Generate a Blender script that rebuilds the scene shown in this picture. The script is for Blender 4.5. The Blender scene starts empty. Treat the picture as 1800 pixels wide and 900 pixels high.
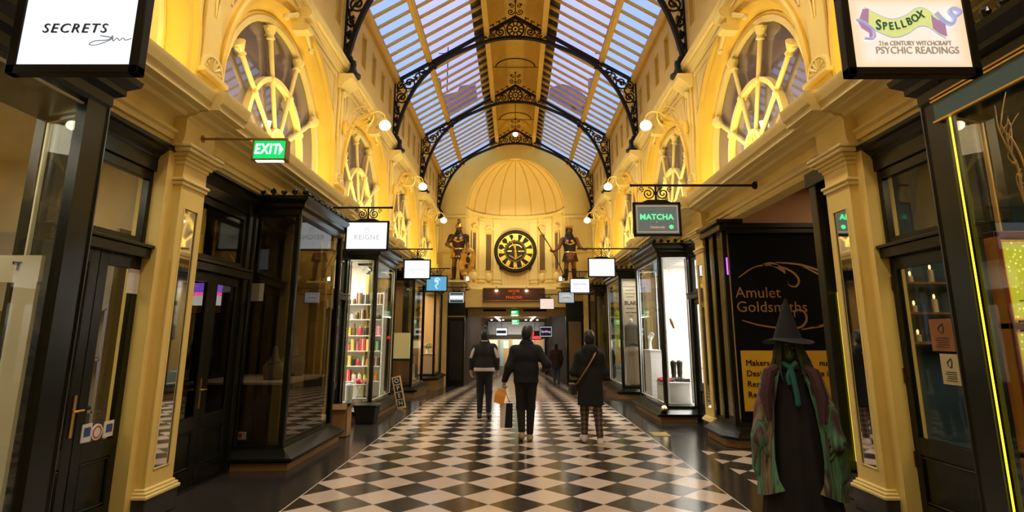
import bpy, bmesh, math, random
import numpy as np
from mathutils import Vector, Matrix, Euler
random.seed(7)
SC = bpy.context.scene
COL = SC.collection
PI = math.pi
def R(a): return math.radians(a)

# ------------------------------------------------------------------ materials
MATS = {}
def nd(nt, t, **kw):
    n = nt.nodes.new(t)
    for k, v in kw.items(): setattr(n, k, v)
    return n
def mat(name, col, rough=.5, metal=0., emit=None, estr=0., var=0., scale=6., spec=None, bump=0.):
    if name in MATS: return MATS[name]
    m = bpy.data.materials.new(name); m.use_nodes = True
    nt = m.node_tree; b = nt.nodes['Principled BSDF']
    b.inputs['Base Color'].default_value = (*col, 1)
    b.inputs['Roughness'].default_value = rough
    b.inputs['Metallic'].default_value = metal
    if spec is not None: b.inputs['Specular IOR Level'].default_value = spec
    if emit:
        b.inputs['Emission Color'].default_value = (*emit, 1); b.inputs['Emission Strength'].default_value = estr
    if var or bump:
        tc = nd(nt, 'ShaderNodeTexCoord'); nz = nd(nt, 'ShaderNodeTexNoise')
        nz.inputs['Scale'].default_value = scale; nz.inputs['Detail'].default_value = 5
        nt.links.new(tc.outputs['Object'], nz.inputs['Vector'])
    if var:
        mx = nd(nt, 'ShaderNodeMix', data_type='RGBA')
        mx.inputs['A'].default_value = (*[c*(1-var) for c in col], 1)
        mx.inputs['B'].default_value = (*[min(1, c*(1+var)) for c in col], 1)
        nt.links.new(nz.outputs['Fac'], mx.inputs['Factor'])
        nt.links.new(mx.outputs['Result'], b.inputs['Base Color'])
    if bump:
        bp = nd(nt, 'ShaderNodeBump'); bp.inputs['Strength'].default_value = bump
        nt.links.new(nz.outputs['Fac'], bp.inputs['Height']); nt.links.new(bp.outputs['Normal'], b.inputs['Normal'])
    MATS[name] = m
    return m
def glass(name, tint=(1, 1, 1), f0=.05, rough=0., power=5, boost=.95):
    if name in MATS: return MATS[name]
    m = bpy.data.materials.new(name); m.use_nodes = True
    nt = m.node_tree; nt.nodes.clear()
    out = nd(nt, 'ShaderNodeOutputMaterial'); mix = nd(nt, 'ShaderNodeMixShader')
    tr = nd(nt, 'ShaderNodeBsdfTransparent'); gl = nd(nt, 'ShaderNodeBsdfGlossy')
    tr.inputs['Color'].default_value = (*tint, 1); gl.inputs['Roughness'].default_value = rough
    ge = nd(nt, 'ShaderNodeNewGeometry'); dt = nd(nt, 'ShaderNodeVectorMath', operation='DOT_PRODUCT')
    ab = nd(nt, 'ShaderNodeMath', operation='ABSOLUTE'); om = nd(nt, 'ShaderNodeMath', operation='SUBTRACT')
    pw = nd(nt, 'ShaderNodeMath', operation='POWER'); ma = nd(nt, 'ShaderNodeMath', operation='MULTIPLY_ADD')
    L = nt.links.new
    L(ge.outputs['Normal'], dt.inputs[0]); L(ge.outputs['Incoming'], dt.inputs[1]); L(dt.outputs['Value'], ab.inputs[0])
    om.inputs[0].default_value = 1; L(ab.outputs[0], om.inputs[1]); L(om.outputs[0], pw.inputs[0]); pw.inputs[1].default_value = power
    L(pw.outputs[0], ma.inputs[0]); ma.inputs[1].default_value = boost - f0; ma.inputs[2].default_value = f0
    L(ma.outputs[0], mix.inputs['Fac']); L(tr.outputs[0], mix.inputs[1]); L(gl.outputs[0], mix.inputs[2]); L(mix.outputs[0], out.inputs[0])
    MATS[name] = m
    return m
def emis(name, col, s):
    return mat(name, (.02, .02, .02), .4, emit=col, estr=s)

CREAM = mat('cream_paint', (.80, .59, .17), .5, var=.10, scale=1.7)
CREAM2 = mat('pale_cream_paint', (.83, .66, .25), .5, var=.10, scale=2.2)
GOLDP = mat('deep_yellow_paint', (.77, .51, .07), .5, var=.12, scale=3)
TIMB = mat('yellow_varnished_timber', (.66, .42, .085), .45, var=.18, scale=5)
DARK = mat('dark_green_gloss_paint', (.007, .008, .004), .26, var=.25, scale=4, spec=.35)
BLACK = mat('black_iron', (.010, .009, .008), .55, spec=.25)
GREYB = mat('dark_brown_board', (.035, .022, .014), .7)
BRASS = mat('brass', (.80, .52, .14), .25, metal=1)
STONE = mat('dark_bluestone', (.030, .027, .024), .45, var=.3, scale=8)
OCHRE = mat('ochre_plinth', (.30, .17, .055), .5, var=.25, scale=5)
MIRROR = mat('mirror_glass', (.72, .72, .70), .03, metal=1)
GLASS = glass('shop_glass', (.93, .95, .93), .025, boost=.38)
GLASSD = glass('dim_shop_glass', (.78, .76, .70), .08, boost=.62)
FANGL = glass('arched_window_glass', (.36, .32, .34), .42, .03)
def grey_reflection(m):                                             # diffuse grey-lilac stands in for the roof reflected in the panes
    nt = m.node_tree; df = nd(nt, 'ShaderNodeBsdfDiffuse'); df.inputs['Color'].default_value = (.26, .21, .23, 1); mx = nd(nt, 'ShaderNodeMixShader'); mx.inputs[0].default_value = .45
    out = [n for n in nt.nodes if n.type == 'OUTPUT_MATERIAL'][0]; src = out.inputs[0].links[0].from_socket
    nt.links.new(src, mx.inputs[1]); nt.links.new(df.outputs[0], mx.inputs[2]); nt.links.new(mx.outputs[0], out.inputs[0])
grey_reflection(FANGL)
SKYGL = glass('roof_glass', (.95, .96, 1.0), .03)
def frosted():
    m = bpy.data.materials.new('frosted_roof_glass'); m.use_nodes = True; nt = m.node_tree; nt.nodes.clear()
    out = nd(nt, 'ShaderNodeOutputMaterial'); tl = nd(nt, 'ShaderNodeBsdfTranslucent'); tr = nd(nt, 'ShaderNodeBsdfTransparent'); mx = nd(nt, 'ShaderNodeMixShader')
    tl.inputs['Color'].default_value = (.80, .92, .92, 1); tr.inputs['Color'].default_value = (.85, .92, .95, 1); mx.inputs[0].default_value = .25
    nt.links.new(tl.outputs[0], mx.inputs[1]); nt.links.new(tr.outputs[0], mx.inputs[2]); nt.links.new(mx.outputs[0], out.inputs[0]); return m
FROST = frosted()
DIMWALL = mat('dim_room_wall', (.20, .16, .13), .8, var=.2, scale=2)
WHITE = mat('white_gloss', (.80, .79, .76), .35)
GLOBE = mat('white_glass_globe', (.9, .9, .85), .3, emit=(1, .86, .60), estr=26)
LEDW = emis('white_led', (1, .96, .9), 9)
SIGNW = emis('white_lightbox', (.90, .96, 1.0), .98)
SKIN = mat('skin', (.42, .23, .15), .55)
HAIRB = mat('black_hair', (.010, .008, .007), .5)
BOOTBLK = mat('black_leather', (.012, .011, .011), .3)

# ------------------------------------------------------------------ mesh builder
ORG = {}
class MB:
    def __init__(s, sx=1, yo=0., sy=1):
        s.v = []; s.f = []; s.mi = []; s.cur = 0; s.sx = sx; s.yo = yo; s.sy = sy
    def add(s, vs, fs):
        o = len(s.v); s.v += [(float(a), float(b), float(c)) for a, b, c in vs]
        s.f += [tuple(i+o for i in f) for f in fs]; s.mi += [s.cur]*len(fs); return s
    def box(s, x0, x1, y0, y1, z0, z1):
        return s.add([(x0,y0,z0),(x1,y0,z0),(x1,y1,z0),(x0,y1,z0),(x0,y0,z1),(x1,y0,z1),(x1,y1,z1),(x0,y1,z1)],
              [(0,3,2,1),(4,5,6,7),(0,1,5,4),(1,2,6,5),(2,3,7,6),(3,0,4,7)])
    def obox(s, c, size, rot=(0,0,0)):
        M = Euler(rot).to_matrix(); hx, hy, hz = [a/2 for a in size]; c = Vector(c)
        vs = [tuple(c + M @ Vector(p)) for p in [(-hx,-hy,-hz),(hx,-hy,-hz),(hx,hy,-hz),(-hx,hy,-hz),(-hx,-hy,hz),(hx,-hy,hz),(hx,hy,hz),(-hx,hy,hz)]]
        return s.add(vs, [(0,3,2,1),(4,5,6,7),(0,1,5,4),(1,2,6,5),(2,3,7,6),(3,0,4,7)])
    def beam(s, a, b, w, d, up=(0,0,1)):
        a = Vector(a); b = Vector(b); t = (b-a).normalized(); u = Vector(up); q = t.cross(u)
        if q.length < 1e-5: q = t.cross(Vector((0,1,0)))
        q.normalize(); u = q.cross(t); vs = []
        for p in (a, b):
            for i, j in ((-1,-1),(1,-1),(1,1),(-1,1)): vs.append(tuple(p + q*(i*w/2) + u*(j*d/2)))
        return s.add(vs, [(0,1,2,3),(7,6,5,4),(0,4,5,1),(1,5,6,2),(2,6,7,3),(3,7,4,0)])
    def prism(s, pts, ax, a, b):
        n = len(pts)
        def P(p, t):
            if ax == 'x': return (t, p[0], p[1])
            if ax == 'y': return (p[0], t, p[1])
            return (p[0], p[1], t)
        vs = [P(p, a) for p in pts] + [P(p, b) for p in pts]
        fs = [tuple(range(n)), tuple(range(2*n-1, n-1, -1))]
        fs += [(i, i+n, (i+1) % n + n, (i+1) % n) for i in range(n)]
        return s.add(vs, fs)
    def loft(s, rings, close=True, cap=True):
        n = len(rings[0]); vs = [p for r in rings for p in r]; fs = []
        for k in range(len(rings)-1):
            for i in range(n if close else n-1):
                j = (i+1) % n; fs.append((k*n+i, k*n+j, (k+1)*n+j, (k+1)*n+i))
        if cap and close:
            fs.append(tuple(range(n-1, -1, -1))); m = (len(rings)-1)*n; fs.append(tuple(range(m, m+n)))
        return s.add(vs, fs)
    def tube(s, pts, r, n=7, closed=False, flat=None):
        P = [Vector(p) for p in pts]; m = len(P); rr = r if isinstance(r, (list, tuple)) else [r]*m
        rings = []; u = None
        for i in range(m):
            if closed: t = P[(i+1) % m]-P[i-1]
            else: t = P[min(i+1, m-1)]-P[max(i-1, 0)]
            if t.length < 1e-9: t = Vector((0,0,1))
            t.normalize()
            if u is None: u = t.orthogonal().normalized()
            else:
                u = u - t*u.dot(t)
                u = t.orthogonal().normalized() if u.length < 1e-6 else u.normalized()
            w = t.cross(u)
            rings.append([tuple(P[i] + (u*math.cos(2*PI*k/n) + w*math.sin(2*PI*k/n))*rr[i]) for k in range(n)])
        if closed: rings.append(rings[0])
        return s.loft(rings, True, not closed)
    def lathe(s, prof, c, n=16, ax='z'):
        rings = []
        for r, h in prof:
            ring = []
            for k in range(n):
                a = 2*PI*k/n; p = (r*math.cos(a), r*math.sin(a))
                ring.append((c[0]+p[0], c[1]+p[1], c[2]+h) if ax == 'z' else (c[0]+p[0], c[1]+h, c[2]+p[1]) if ax == 'y' else (c[0]+h, c[1]+p[0], c[2]+p[1]))
            rings.append(ring)
        return s.loft(rings)
    def ell(s, c, r, n=14, m=8):
        if not isinstance(r, (list, tuple)): r = (r, r, r)
        rings = []
        for i in range(m+1):
            t = -PI/2 + PI*i/m; q = max(math.cos(t), .001)
            rings.append([(c[0]+r[0]*q*math.cos(2*PI*k/n), c[1]+r[1]*q*math.sin(2*PI*k/n), c[2]+r[2]*math.sin(t)) for k in range(n)])
        return s.loft(rings)
    def arc(s, cy, cz, r0, r1, x0, x1, a0=0, a1=180, n=32, ry=1.):
        rings = []
        for i in range(n+1):
            a = R(a0+(a1-a0)*i/n); c, q = math.cos(a), math.sin(a)
            rings.append([(x0, cy+r0*c*ry, cz+r0*q), (x1, cy+r0*c*ry, cz+r0*q), (x1, cy+r1*c*ry, cz+r1*q), (x0, cy+r1*c*ry, cz+r1*q)])
        return s.loft(rings)
    def build(s, name, m, parent=None, smooth=True, ang=38, bev=0., keep=False):
        vs = [(s.sx*x, s.yo+s.sy*y, z) for x, y, z in s.v]
        if parent is not None: o = ORG[parent.name]
        else:
            A = np.array(vs); lo, hi = A.min(0), A.max(0); o = Vector(((lo[0]+hi[0])/2, (lo[1]+hi[1])/2, lo[2]))
        me = bpy.data.meshes.new(name); me.from_pydata([(x-o.x, y-o.y, z-o.z) for x, y, z in vs], [], s.f)
        me.polygons.foreach_set('material_index', s.mi)
        if not keep:
            bm = bmesh.new(); bm.from_mesh(me); bmesh.ops.recalc_face_normals(bm, faces=bm.faces); bm.to_mesh(me); bm.free()
        for q in (m if isinstance(m, (list, tuple)) else [m]): me.materials.append(q)
        if smooth:
            me.polygons.foreach_set('use_smooth', [True]*len(me.polygons)); me.set_sharp_from_angle(angle=R(ang))
        me.update()
        ob = bpy.data.objects.new(name, me); COL.objects.link(ob)
        if parent is not None: ob.parent = parent
        else: ob.location = o
        ORG[ob.name] = o
        if bev:
            bv = ob.modifiers.new('Bevel', 'BEVEL'); bv.width = bev; bv.segments = 2; bv.limit_method = 'ANGLE'
        return ob
def tag(o, label=None, cat=None, group=None, kind=None):
    if label: o['label'] = label
    if cat: o['category'] = cat
    if group: o['group'] = group
    if kind: o['kind'] = kind
    return o
def struct(o): o['kind'] = 'structure'; return o
def thing(name, loc, label=None, cat=None, group=None):
    o = bpy.data.objects.new(name, None); COL.objects.link(o); o.location = loc; o.empty_display_size = .1
    ORG[o.name] = Vector(loc)
    return tag(o, label, cat, group)
def copy_tree(o, loc=None, label=None, group=None, parent=None):
    c = o.copy(); COL.objects.link(c)
    if parent is not None: c.parent = parent
    if loc is not None: c.location = loc
    ORG[c.name] = Vector(c.location) if parent is None else ORG[parent.name]
    if label: c['label'] = label
    if group: c['group'] = group
    for ch in list(o.children): copy_tree(ch, parent=c)
    return c
PANEL = {}
def text(body, size, loc, m, parent, name='lettering', rot=(PI/2, 0, 0), ext=.003, align='CENTER', sp=1., sx=1., shear=0., label=None, bold=0.):
    parent = PANEL.get(parent.name, parent)
    cu = bpy.data.curves.new(name, 'FONT'); cu.body = body; cu.size = size; cu.extrude = ext
    cu.align_x = align; cu.align_y = 'CENTER'; cu.space_character = sp; cu.shear = shear; cu.offset = bold
    cu.resolution_u = 3
    t = bpy.data.objects.new(name, cu); COL.objects.link(t); bpy.context.view_layer.update()
    me = bpy.data.meshes.new_from_object(t.evaluated_get(bpy.context.evaluated_depsgraph_get()))
    bpy.data.objects.remove(t); bpy.data.curves.remove(cu)
    M = Matrix.Translation(Vector(loc)) @ Euler(rot).to_matrix().to_4x4() @ Matrix.Diagonal((sx, 1, 1, 1))
    o = ORG[parent.name]; me.transform(Matrix.Translation(-o) @ M)
    me.materials.clear(); me.materials.append(m)
    ob = bpy.data.objects.new(name, me); COL.objects.link(ob); ob.parent = parent; ORG[ob.name] = o
    if label: ob['label'] = label
    return ob
def spiral(c, r, turns, plane='xz', a0=0, n=30, d=1, shrink=.9):
    pts = []
    for i in range(n+1):
        t = i/n; a = R(a0)+d*2*PI*turns*t; q = r*(1-shrink*t)
        u, w = q*math.cos(a), q*math.sin(a)
        pts.append((c[0]+u, c[1], c[2]+w) if plane == 'xz' else (c[0], c[1]+u, c[2]+w) if plane == 'yz' else (c[0]+u, c[1]+w, c[2]))
    return pts
def catmull(P, n=6):
    P = [Vector(p) for p in P]; out = []
    for i in range(len(P)-1):
        p0, p1, p2, p3 = P[max(i-1, 0)], P[i], P[i+1], P[min(i+2, len(P)-1)]
        for k in range(n):
            t = k/n
            out.append(.5*((2*p1)+(p2-p0)*t+(2*p0-5*p1+4*p2-p3)*t*t+(3*p1-p0-3*p2+p3)*t**3))
    out.append(P[-1]); return [tuple(p) for p in out]

# ------------------------------------------------------------------ camera
F, CX, CY, YH, H = 1000., 906., 385., 591., 1.6
tilt = math.atan((YH-CY)/F)
cam = bpy.data.cameras.new('camera'); co = bpy.data.objects.new('camera', cam); COL.objects.link(co)
cam.sensor_width = 36; cam.lens = 36*F/1800
cam.shift_x = -(CX-900)/1800; cam.shift_y = (CY-450)/1800
co.location = (0, 0, H); co.rotation_euler = (PI/2+tilt, 0, 0); cam.clip_start = .05; cam.clip_end = 300
SC.camera = co

# bay layout along the arcade
PITCH = 4.45
def pil(k): return 5.62 + PITCH*(k-1)
YB, YE = -3.3, 24.3
def fz(y):
    if y < 15: return 0.
    return -.4*(y-15)/9 if y < 24 else -.4-.034*(y-24)
SIDE = {-1: 'left', 1: 'right'}
# ------------------------------------------------------------------ floor
def floor_mat():
    m = bpy.data.materials.new('chequered_marble_floor'); m.use_nodes = True; nt = m.node_tree; b = nt.nodes['Principled BSDF']; L = nt.links.new
    def M(op, a, c=None, d=None):
        n = nd(nt, 'ShaderNodeMath', operation=op)
        for i, q in enumerate((a, c, d)):
            if q is None: continue
            if isinstance(q, (int, float)): n.inputs[i].default_value = q
            else: L(q, n.inputs[i])
        return n.outputs[0]
    ge = nd(nt, 'ShaderNodeNewGeometry'); sp = nd(nt, 'ShaderNodeSeparateXYZ'); L(ge.outputs['Position'], sp.inputs[0])
    x, y = sp.outputs[0], sp.outputs[1]
    P = .56
    p = M('DIVIDE', M('SUBTRACT', x, .018), P); q = M('DIVIDE', M('SUBTRACT', y, 5.967), P)
    s = M('ADD', M('ADD', p, q), .5); d = M('ADD', M('SUBTRACT', p, q), .5)
    par = M('MODULO', M('ABSOLUTE', M('ADD', M('FLOOR', s), M('FLOOR', d))), 2)      # 0 = black
    # joints
    def edge(v): return M('MINIMUM', M('FRACT', v), M('SUBTRACT', 1, M('FRACT', v)))
    joint = M('LESS_THAN', M('MINIMUM', edge(s), edge(d)), .008)
    ax = M('ABSOLUTE', x)
    main = M('LESS_THAN', ax, 2.2)
    side = M('MULTIPLY', M('GREATER_THAN', x, 2.65), M('MULTIPLY', M('GREATER_THAN', y, 5.9), M('LESS_THAN', y, 8.62)))
    tile = M('MAXIMUM', main, side)
    line = M('MULTIPLY', M('GREATER_THAN', ax, 2.185), M('LESS_THAN', ax, 2.2))
    nz = nd(nt, 'ShaderNodeTexNoise'); nz.inputs['Scale'].default_value = 1.3; nz.inputs['Detail'].default_value = 6; L(ge.outputs['Position'], nz.inputs['Vector'])
    wn = nd(nt, 'ShaderNodeTexWhiteNoise'); cv = nd(nt, 'ShaderNodeCombineXYZ'); L(M('FLOOR', s), cv.inputs[0]); L(M('FLOOR', d), cv.inputs[1]); L(cv.outputs[0], wn.inputs['Vector'])
    def mixc(f, a, c):
        n = nd(nt, 'ShaderNodeMix', data_type='RGBA')
        if isinstance(f, float): n.inputs['Factor'].default_value = f
        else: L(f, n.inputs['Factor'])
        for k, v in (('A', a), ('B', c)):
            if isinstance(v, tuple): n.inputs[k].default_value = (*v, 1)
            else: L(v, n.inputs[k])
        return n.outputs['Result']
    blk = mixc(wn.outputs['Value'], (.022, .018, .014), (.055, .046, .036))
    wht = mixc(wn.outputs['Value'], (.60, .48, .38), (.72, .60, .49))
    wht = mixc(nz.outputs['Fac'], mixc(.5, wht, (.46, .36, .28)), wht)
    t = mixc(par, blk, wht); t = mixc(joint, t, (.25, .20, .15)); t = mixc(line, t, (.6, .55, .45))
    edgec = mixc(nz.outputs['Fac'], (.018, .016, .014), (.045, .040, .035))
    L(mixc(tile, edgec, t), b.inputs['Base Color'])
    rg = nd(nt, 'ShaderNodeMapRange'); L(nz.outputs['Fac'], rg.inputs['Value']); rg.inputs['To Min'].default_value = .10; rg.inputs['To Max'].default_value = .24
    L(rg.outputs[0], b.inputs['Roughness'])
    return m
FLOORM = floor_mat()
b = MB()
ys = [-3.4, 0, 5, 10, 15, 19.5, 24, 32, 41]
rings = [[(-6.2, y, fz(y)), (11, y, fz(y)), (11, y, fz(y)-.2), (-6.2, y, fz(y)-.2)] for y in ys]
b.loft(rings); struct(b.build('floor', FLOORM, smooth=False))
# brass access plate in the stone border
tag(MB().box(2.27, 2.55, 9.82, 10.2, 0, .006).build('floor_plate', mat('yellow_brass_plate', (.45, .33, .06), .4, metal=.6), bev=.002), 'yellow metal access plate set in the dark stone border by the right shopfronts', 'floor plate')

# ------------------------------------------------------------------ entablature, upper walls
PROF = [(3.62, 3.42), (3.42, 3.42), (3.40, 3.46), (3.40, 3.50), (3.37, 3.50), (3.37, 3.55), (3.34, 3.57), (3.34, 3.60), (3.40, 3.62), (3.40, 3.72),
        (3.35, 3.745), (3.28, 3.75), (3.25, 3.78), (3.16, 3.79), (3.15, 3.81), (3.06, 3.81), (3.06, 3.86), (3.03, 3.89), (3.01, 3.95), (3.0, 3.985), (3.0, 4.0), (3.05, 4.03), (3.62, 4.06)]
BRK = [(3.5, 3.46), (3.30, 3.46), (3.28, 3.50), (3.27, 3.56), (3.27, 3.72), (3.24, 3.75), (3.18, 3.76), (3.15, 3.79), (3.06, 3.80), (3.05, 3.815), (2.96, 3.815), (2.96, 3.865), (2.93, 3.89), (2.91, 3.955), (2.90, 3.99), (2.90, 4.005), (2.95, 4.035), (3.5, 4.06)]
STR = [(3.5, 6.40), (3.28, 6.40), (3.27, 6.45), (3.25, 6.46), (3.25, 6.50), (3.22, 6.53), (3.21, 6.56), (3.17, 6.57), (3.17, 6.62), (3.15, 6.65), (3.145, 6.69), (3.18, 6.72), (3.5, 6.74)]
tn = 0
for s in (-1, 1):
    b = MB(s); b.prism(PROF, 'y', YB, YE)
    for k in range(0, 6): b.prism(BRK, 'y', pil(k)-.27, pil(k)+.27)
    tn += 1; struct(b.build('trim_%d' % tn, CREAM2, ang=25))
    b = MB(s); b.prism(STR, 'y', YB, YE); tn += 1; struct(b.build('trim_%d' % tn, CREAM2, ang=25))
    # eaves beam
    b = MB(s); b.prism([(3.5, 8.36), (3.22, 8.36), (3.20, 8.42), (3.16, 8.46), (3.16, 8.56), (3.5, 8.70)], 'y', YB, YE); tn += 1; struct(b.build('trim_%d' % tn, TIMB))

RA = 1.93
def bay_upper(s, k):
    y0, y1 = pil(k), pil(k+1); c = (y0+y1)/2; zc = 4.40
    if k < 0: y0 = YB
    if k == 4: y1 = YE
    b = MB(s)
    pts = [(y0, 4.0), (c-RA, 4.0), (c-RA, zc)]
    pts += [(c-RA*math.cos(R(a)), zc+RA*math.sin(R(a))) for a in range(6, 180, 6)]
    pts += [(c+RA, zc), (c+RA, 4.0), (y1, 4.0), (y1, 6.5), (y0, 6.5)]
    b.prism(pts, 'x', 3.30, 3.62)
    w = struct(b.build('wall_'+SIDE[s], CREAM, smooth=False))
    # archivolt: splayed reveal in steps, with legs
    b = MB(s)
    def sec(P, n=40):                                      # sweep a (radius, depth) section round the arch and down its legs
        rings = [[(x, c+r, 4.03) for r, x in P]]+[[(x, c+r*math.cos(R(180*i/n)), zc+r*math.sin(R(180*i/n))) for r, x in P] for i in range(n+1)]+[[(x, c-r, 4.03) for r, x in P]]
        b.loft(rings)
    sec([(2.02, 3.31), (2.02, 3.255), (1.99, 3.235), (1.95, 3.245), (1.93, 3.29), (1.90, 3.30), (1.90, 3.36)])
    sec([(1.92, 3.30), (1.885, 3.305), (1.83, 3.345), (1.79, 3.40), (1.765, 3.46), (1.755, 3.50), (1.95, 3.50)])
    sec([(1.76, 3.46), (1.73, 3.45), (1.70, 3.47), (1.69, 3.52), (1.76, 3.52)])
    b.build('archivolt', GOLDP, w, ang=25)
    # scrolled keystone
    b = MB(s)
    b.prism([(c-.09, 6.08), (c+.09, 6.08), (c+.13, 6.44), (c-.13, 6.44)], 'x', 3.16, 3.34)
    b.lathe([(.06, -.10), (.06, .10)], (3.14, c, 6.14), 12, 'y'); b.lathe([(.085, -.13), (.085, .13)], (3.13, c, 6.36), 14, 'y'); b.lathe([(.035, -.145), (.035, .145)], (3.12, c, 6.36), 10, 'y')
    for q in (-1, 1):
        b.tube([(3.26, c+q*(.14+.34*t), 6.30-.22*t) for t in [i/8 for i in range(9)]], [.045*(1-t*.4) for t in [i/8 for i in range(9)]], 6)
        b.ell((3.26, c+q*.50, 6.05), .05, 8, 5)
    b.build('keystone', CREAM2, w)
    # spandrel mouldings
    b = MB(s)
    for q in (-1, 1):
        for rr, in_ in ((2.10, .36), (2.17, .42)):
            e = (y1-in_) if q > 0 else (y0+in_ if k >= 0 else c-2.225+in_)
            if k == 4 and q > 0: e = c+2.225-in_
            d = abs(e-c); a0 = math.degrees(math.acos(min(.999, d/rr))) if d < rr else 4
            P = [(3.295, e, zc+rr*math.sin(R(a0))), (3.295, e, 6.28), (3.295, c+q*.36, 6.28)]
            P += [(3.295, c+q*rr*math.cos(R(a)), min(6.28, zc+rr*math.sin(R(a)))) for a in range(74, int(a0), -6)]
            b.tube(P, .018, 5, closed=True)
    b.build('spandrel_moulding', CREAM2, w)
    # attic with recessed panels
    b = MB(s)
    ya, yb = (y0, y1)
    b.box(3.38, 3.60, ya, yb, 6.7, 8.5); b.box(3.30, 3.40, ya, yb, 6.7, 7.30); b.box(3.30, 3.40, ya, yb, 8.05, 8.5)
    n = 5; wd = .40
    cs = [pil(k)+PITCH*(i+.5)/n for i in range(n)]
    edges = [ya]
    for q in cs: edges += [q-wd/2, q+wd/2]
    edges.append(yb)
    for i in range(0, len(edges), 2): b.box(3.30, 3.40, edges[i], edges[i+1], 7.30, 8.05)
    for q in cs:
        b.tube([(3.31, q-wd/2, 7.3), (3.31, q+wd/2, 7.3), (3.31, q+wd/2, 8.05), (3.31, q-wd/2, 8.05)], .02, 5, closed=True)
    b.build('attic_panelling', CREAM, w, smooth=False)
    return w, c
def arched_window(s, c, n):
    zc = 4.40; zh = 4.30
    w = struct(thing('window_%d' % n, (s*3.5, c, 4.05)))
    b = MB(s); pts = [(c-1.68, 4.02), (c+1.68, 4.02)] + [(c+1.68*math.cos(R(a)), zc+1.68*math.sin(R(a))) for a in range(0, 181, 6)]
    b.prism(pts, 'x', 3.53, 3.54); b.build('pane', FANGL, w, smooth=False)
    b = MB(s); b.arc(c, zc, 1.62, 1.70, 3.45, 3.56, n=40); b.box(3.45, 3.56, c-1.70, c-1.62, 4.03, zc); b.box(3.45, 3.56, c+1.62, c+1.70, 4.03, zc); b.box(3.43, 3.56, c-1.65, c+1.65, 4.03, 4.10)
    b.build('window_frame', CREAM2, w)
    b = MB(s); b.arc(c, zh, .90, .97, 3.44, 3.53, n=32); b.box(3.44, 3.53, c-.97, c-.90, 4.05, zh); b.box(3.44, 3.53, c+.90, c+.97, 4.05, zh)
    b.build('tracery_arch', CREAM2, w)
    b = MB(s); b.arc(c, zh-.05, .22, .29, 3.42, 3.53, n=20); b.arc(c, zh-.05, .02, .09, 3.43, 3.52, n=12)
    for a in (30, 60, 90, 120, 150):
        b.beam((3.47, c+.08*math.cos(R(a)), zh-.05+.08*math.sin(R(a))), (3.47, c+.23*math.cos(R(a)), zh-.05+.23*math.sin(R(a))), .045, .025, (1, 0, 0))
    b.build('fan_hub', CREAM2, w)
    for a in (30, 70, 110, 150):
        b = MB(s); d = (math.cos(R(a)), math.sin(R(a)))
        A = (3.46, c+.27*d[0], zh-.05+.27*d[1]); E = (3.46, c+1.52*d[0], zc+1.52*d[1])
        b.tube([A, E], [.030, .036], 10); b.build('mullion', CREAM2, w)
        b = MB(s); V = Vector(E)-Vector(A); V.normalize()
        p = [tuple(Vector(E)-V*t) for t in (.14, .12, .07, .03, -.05)]
        b.tube(p, [.038, .062, .045, .065, .10], 10)
        for q in (-1, 1):
            t = Vector((0, -d[1], d[0])); b.ell(tuple(Vector(E)+t*q*.075+V*.02), .032, 8, 5)
        b.build('mullion_capital', CREAM2, w)
        b = MB(s); b.ell((3.43, c+.935*d[0], zh-.02+.935*d[1]), (.03, .05, .05), 10, 6); b.build('tracery_boss', CREAM2, w)
    return w
wn_ = 0
for s in (-1, 1):
    for k in range(-1, 5):
        w, c = bay_upper(s, k)
        if k >= 0:
            wn_ += 1; arched_window(s, c, wn_)
        # dim rooms behind the arched windows
        b = MB(s); b.box(4.8, 4.9, pil(k), pil(k+1), 3.9, 6.9); b.box(3.6, 4.9, pil(k)-.05, pil(k)+.05, 3.9, 6.9); b.box(3.6, 4.9, pil(k), pil(k+1), 6.8, 6.9)
        struct(b.build('wall_'+SIDE[s], DIMWALL, smooth=False))
# upper piers between the arches: pedestal, shell ornament, strip and corbel cap
ORD = {1: 'nearest', 2: 'second', 3: 'third', 4: 'fourth', 5: 'fifth and farthest'}
for s in (-1, 1):
    for k in range(1, 6):
        p = pil(k)
        t = thing('upper_pier', (s*3.2, p, 4.05), 'cream upper pier with shell ornament above the %s cornice, %s' % (SIDE[s], ORD[k]), 'pier', 'upper piers along the cornice')
        b = MB(s); b.box(3.26, 3.299, p-.17, p+.17, 4.04, 6.25); b.box(3.24, 3.299, p-.21, p+.21, 4.04, 4.26); b.box(3.17, 3.299, p-.25, p+.25, 4.26, 4.31); b.build('shaft', CREAM, t, bev=.008)
        b = MB(s)
        b.prism([(p-.18, 4.31), (p+.18, 4.31)] + [(p+.18*math.cos(R(a)), 4.33+.20*math.sin(R(a))) for a in range(0, 181, 15)], 'x', 3.23, 3.27)
        for a in range(15, 180, 25): b.tube([(3.225, p+.03*math.cos(R(a)), 4.35+.03*math.sin(R(a))), (3.22, p+.15*math.cos(R(a)), 4.33+.16*math.sin(R(a)))], [.006, .02], 6)
        b.arc(p, 4.33, .175, .205, 3.21, 3.27, n=14); b.build('shell_ornament', CREAM2, t)
        b = MB(s)
        for q in (-.05, .05): b.tube([(3.25, p+q, 6.05), (3.24, p+q*1.3, 5.6), (3.25, p+q*.3, 5.0)], [.02, .03, .008], 6)
        b.ell((3.24, p, 6.08), (.05, .09, .07), 10, 6); b.build('husk_drop', CREAM2, t)
        b = MB(s); b.prism([(3.299, 6.15), (3.22, 6.15), (3.18, 6.22), (3.12, 6.26), (3.03, 6.32), (3.02, 6.40), (3.299, 6.40)], 'y', p-.24, p+.24); b.build('cap', CREAM2, t)

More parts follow.
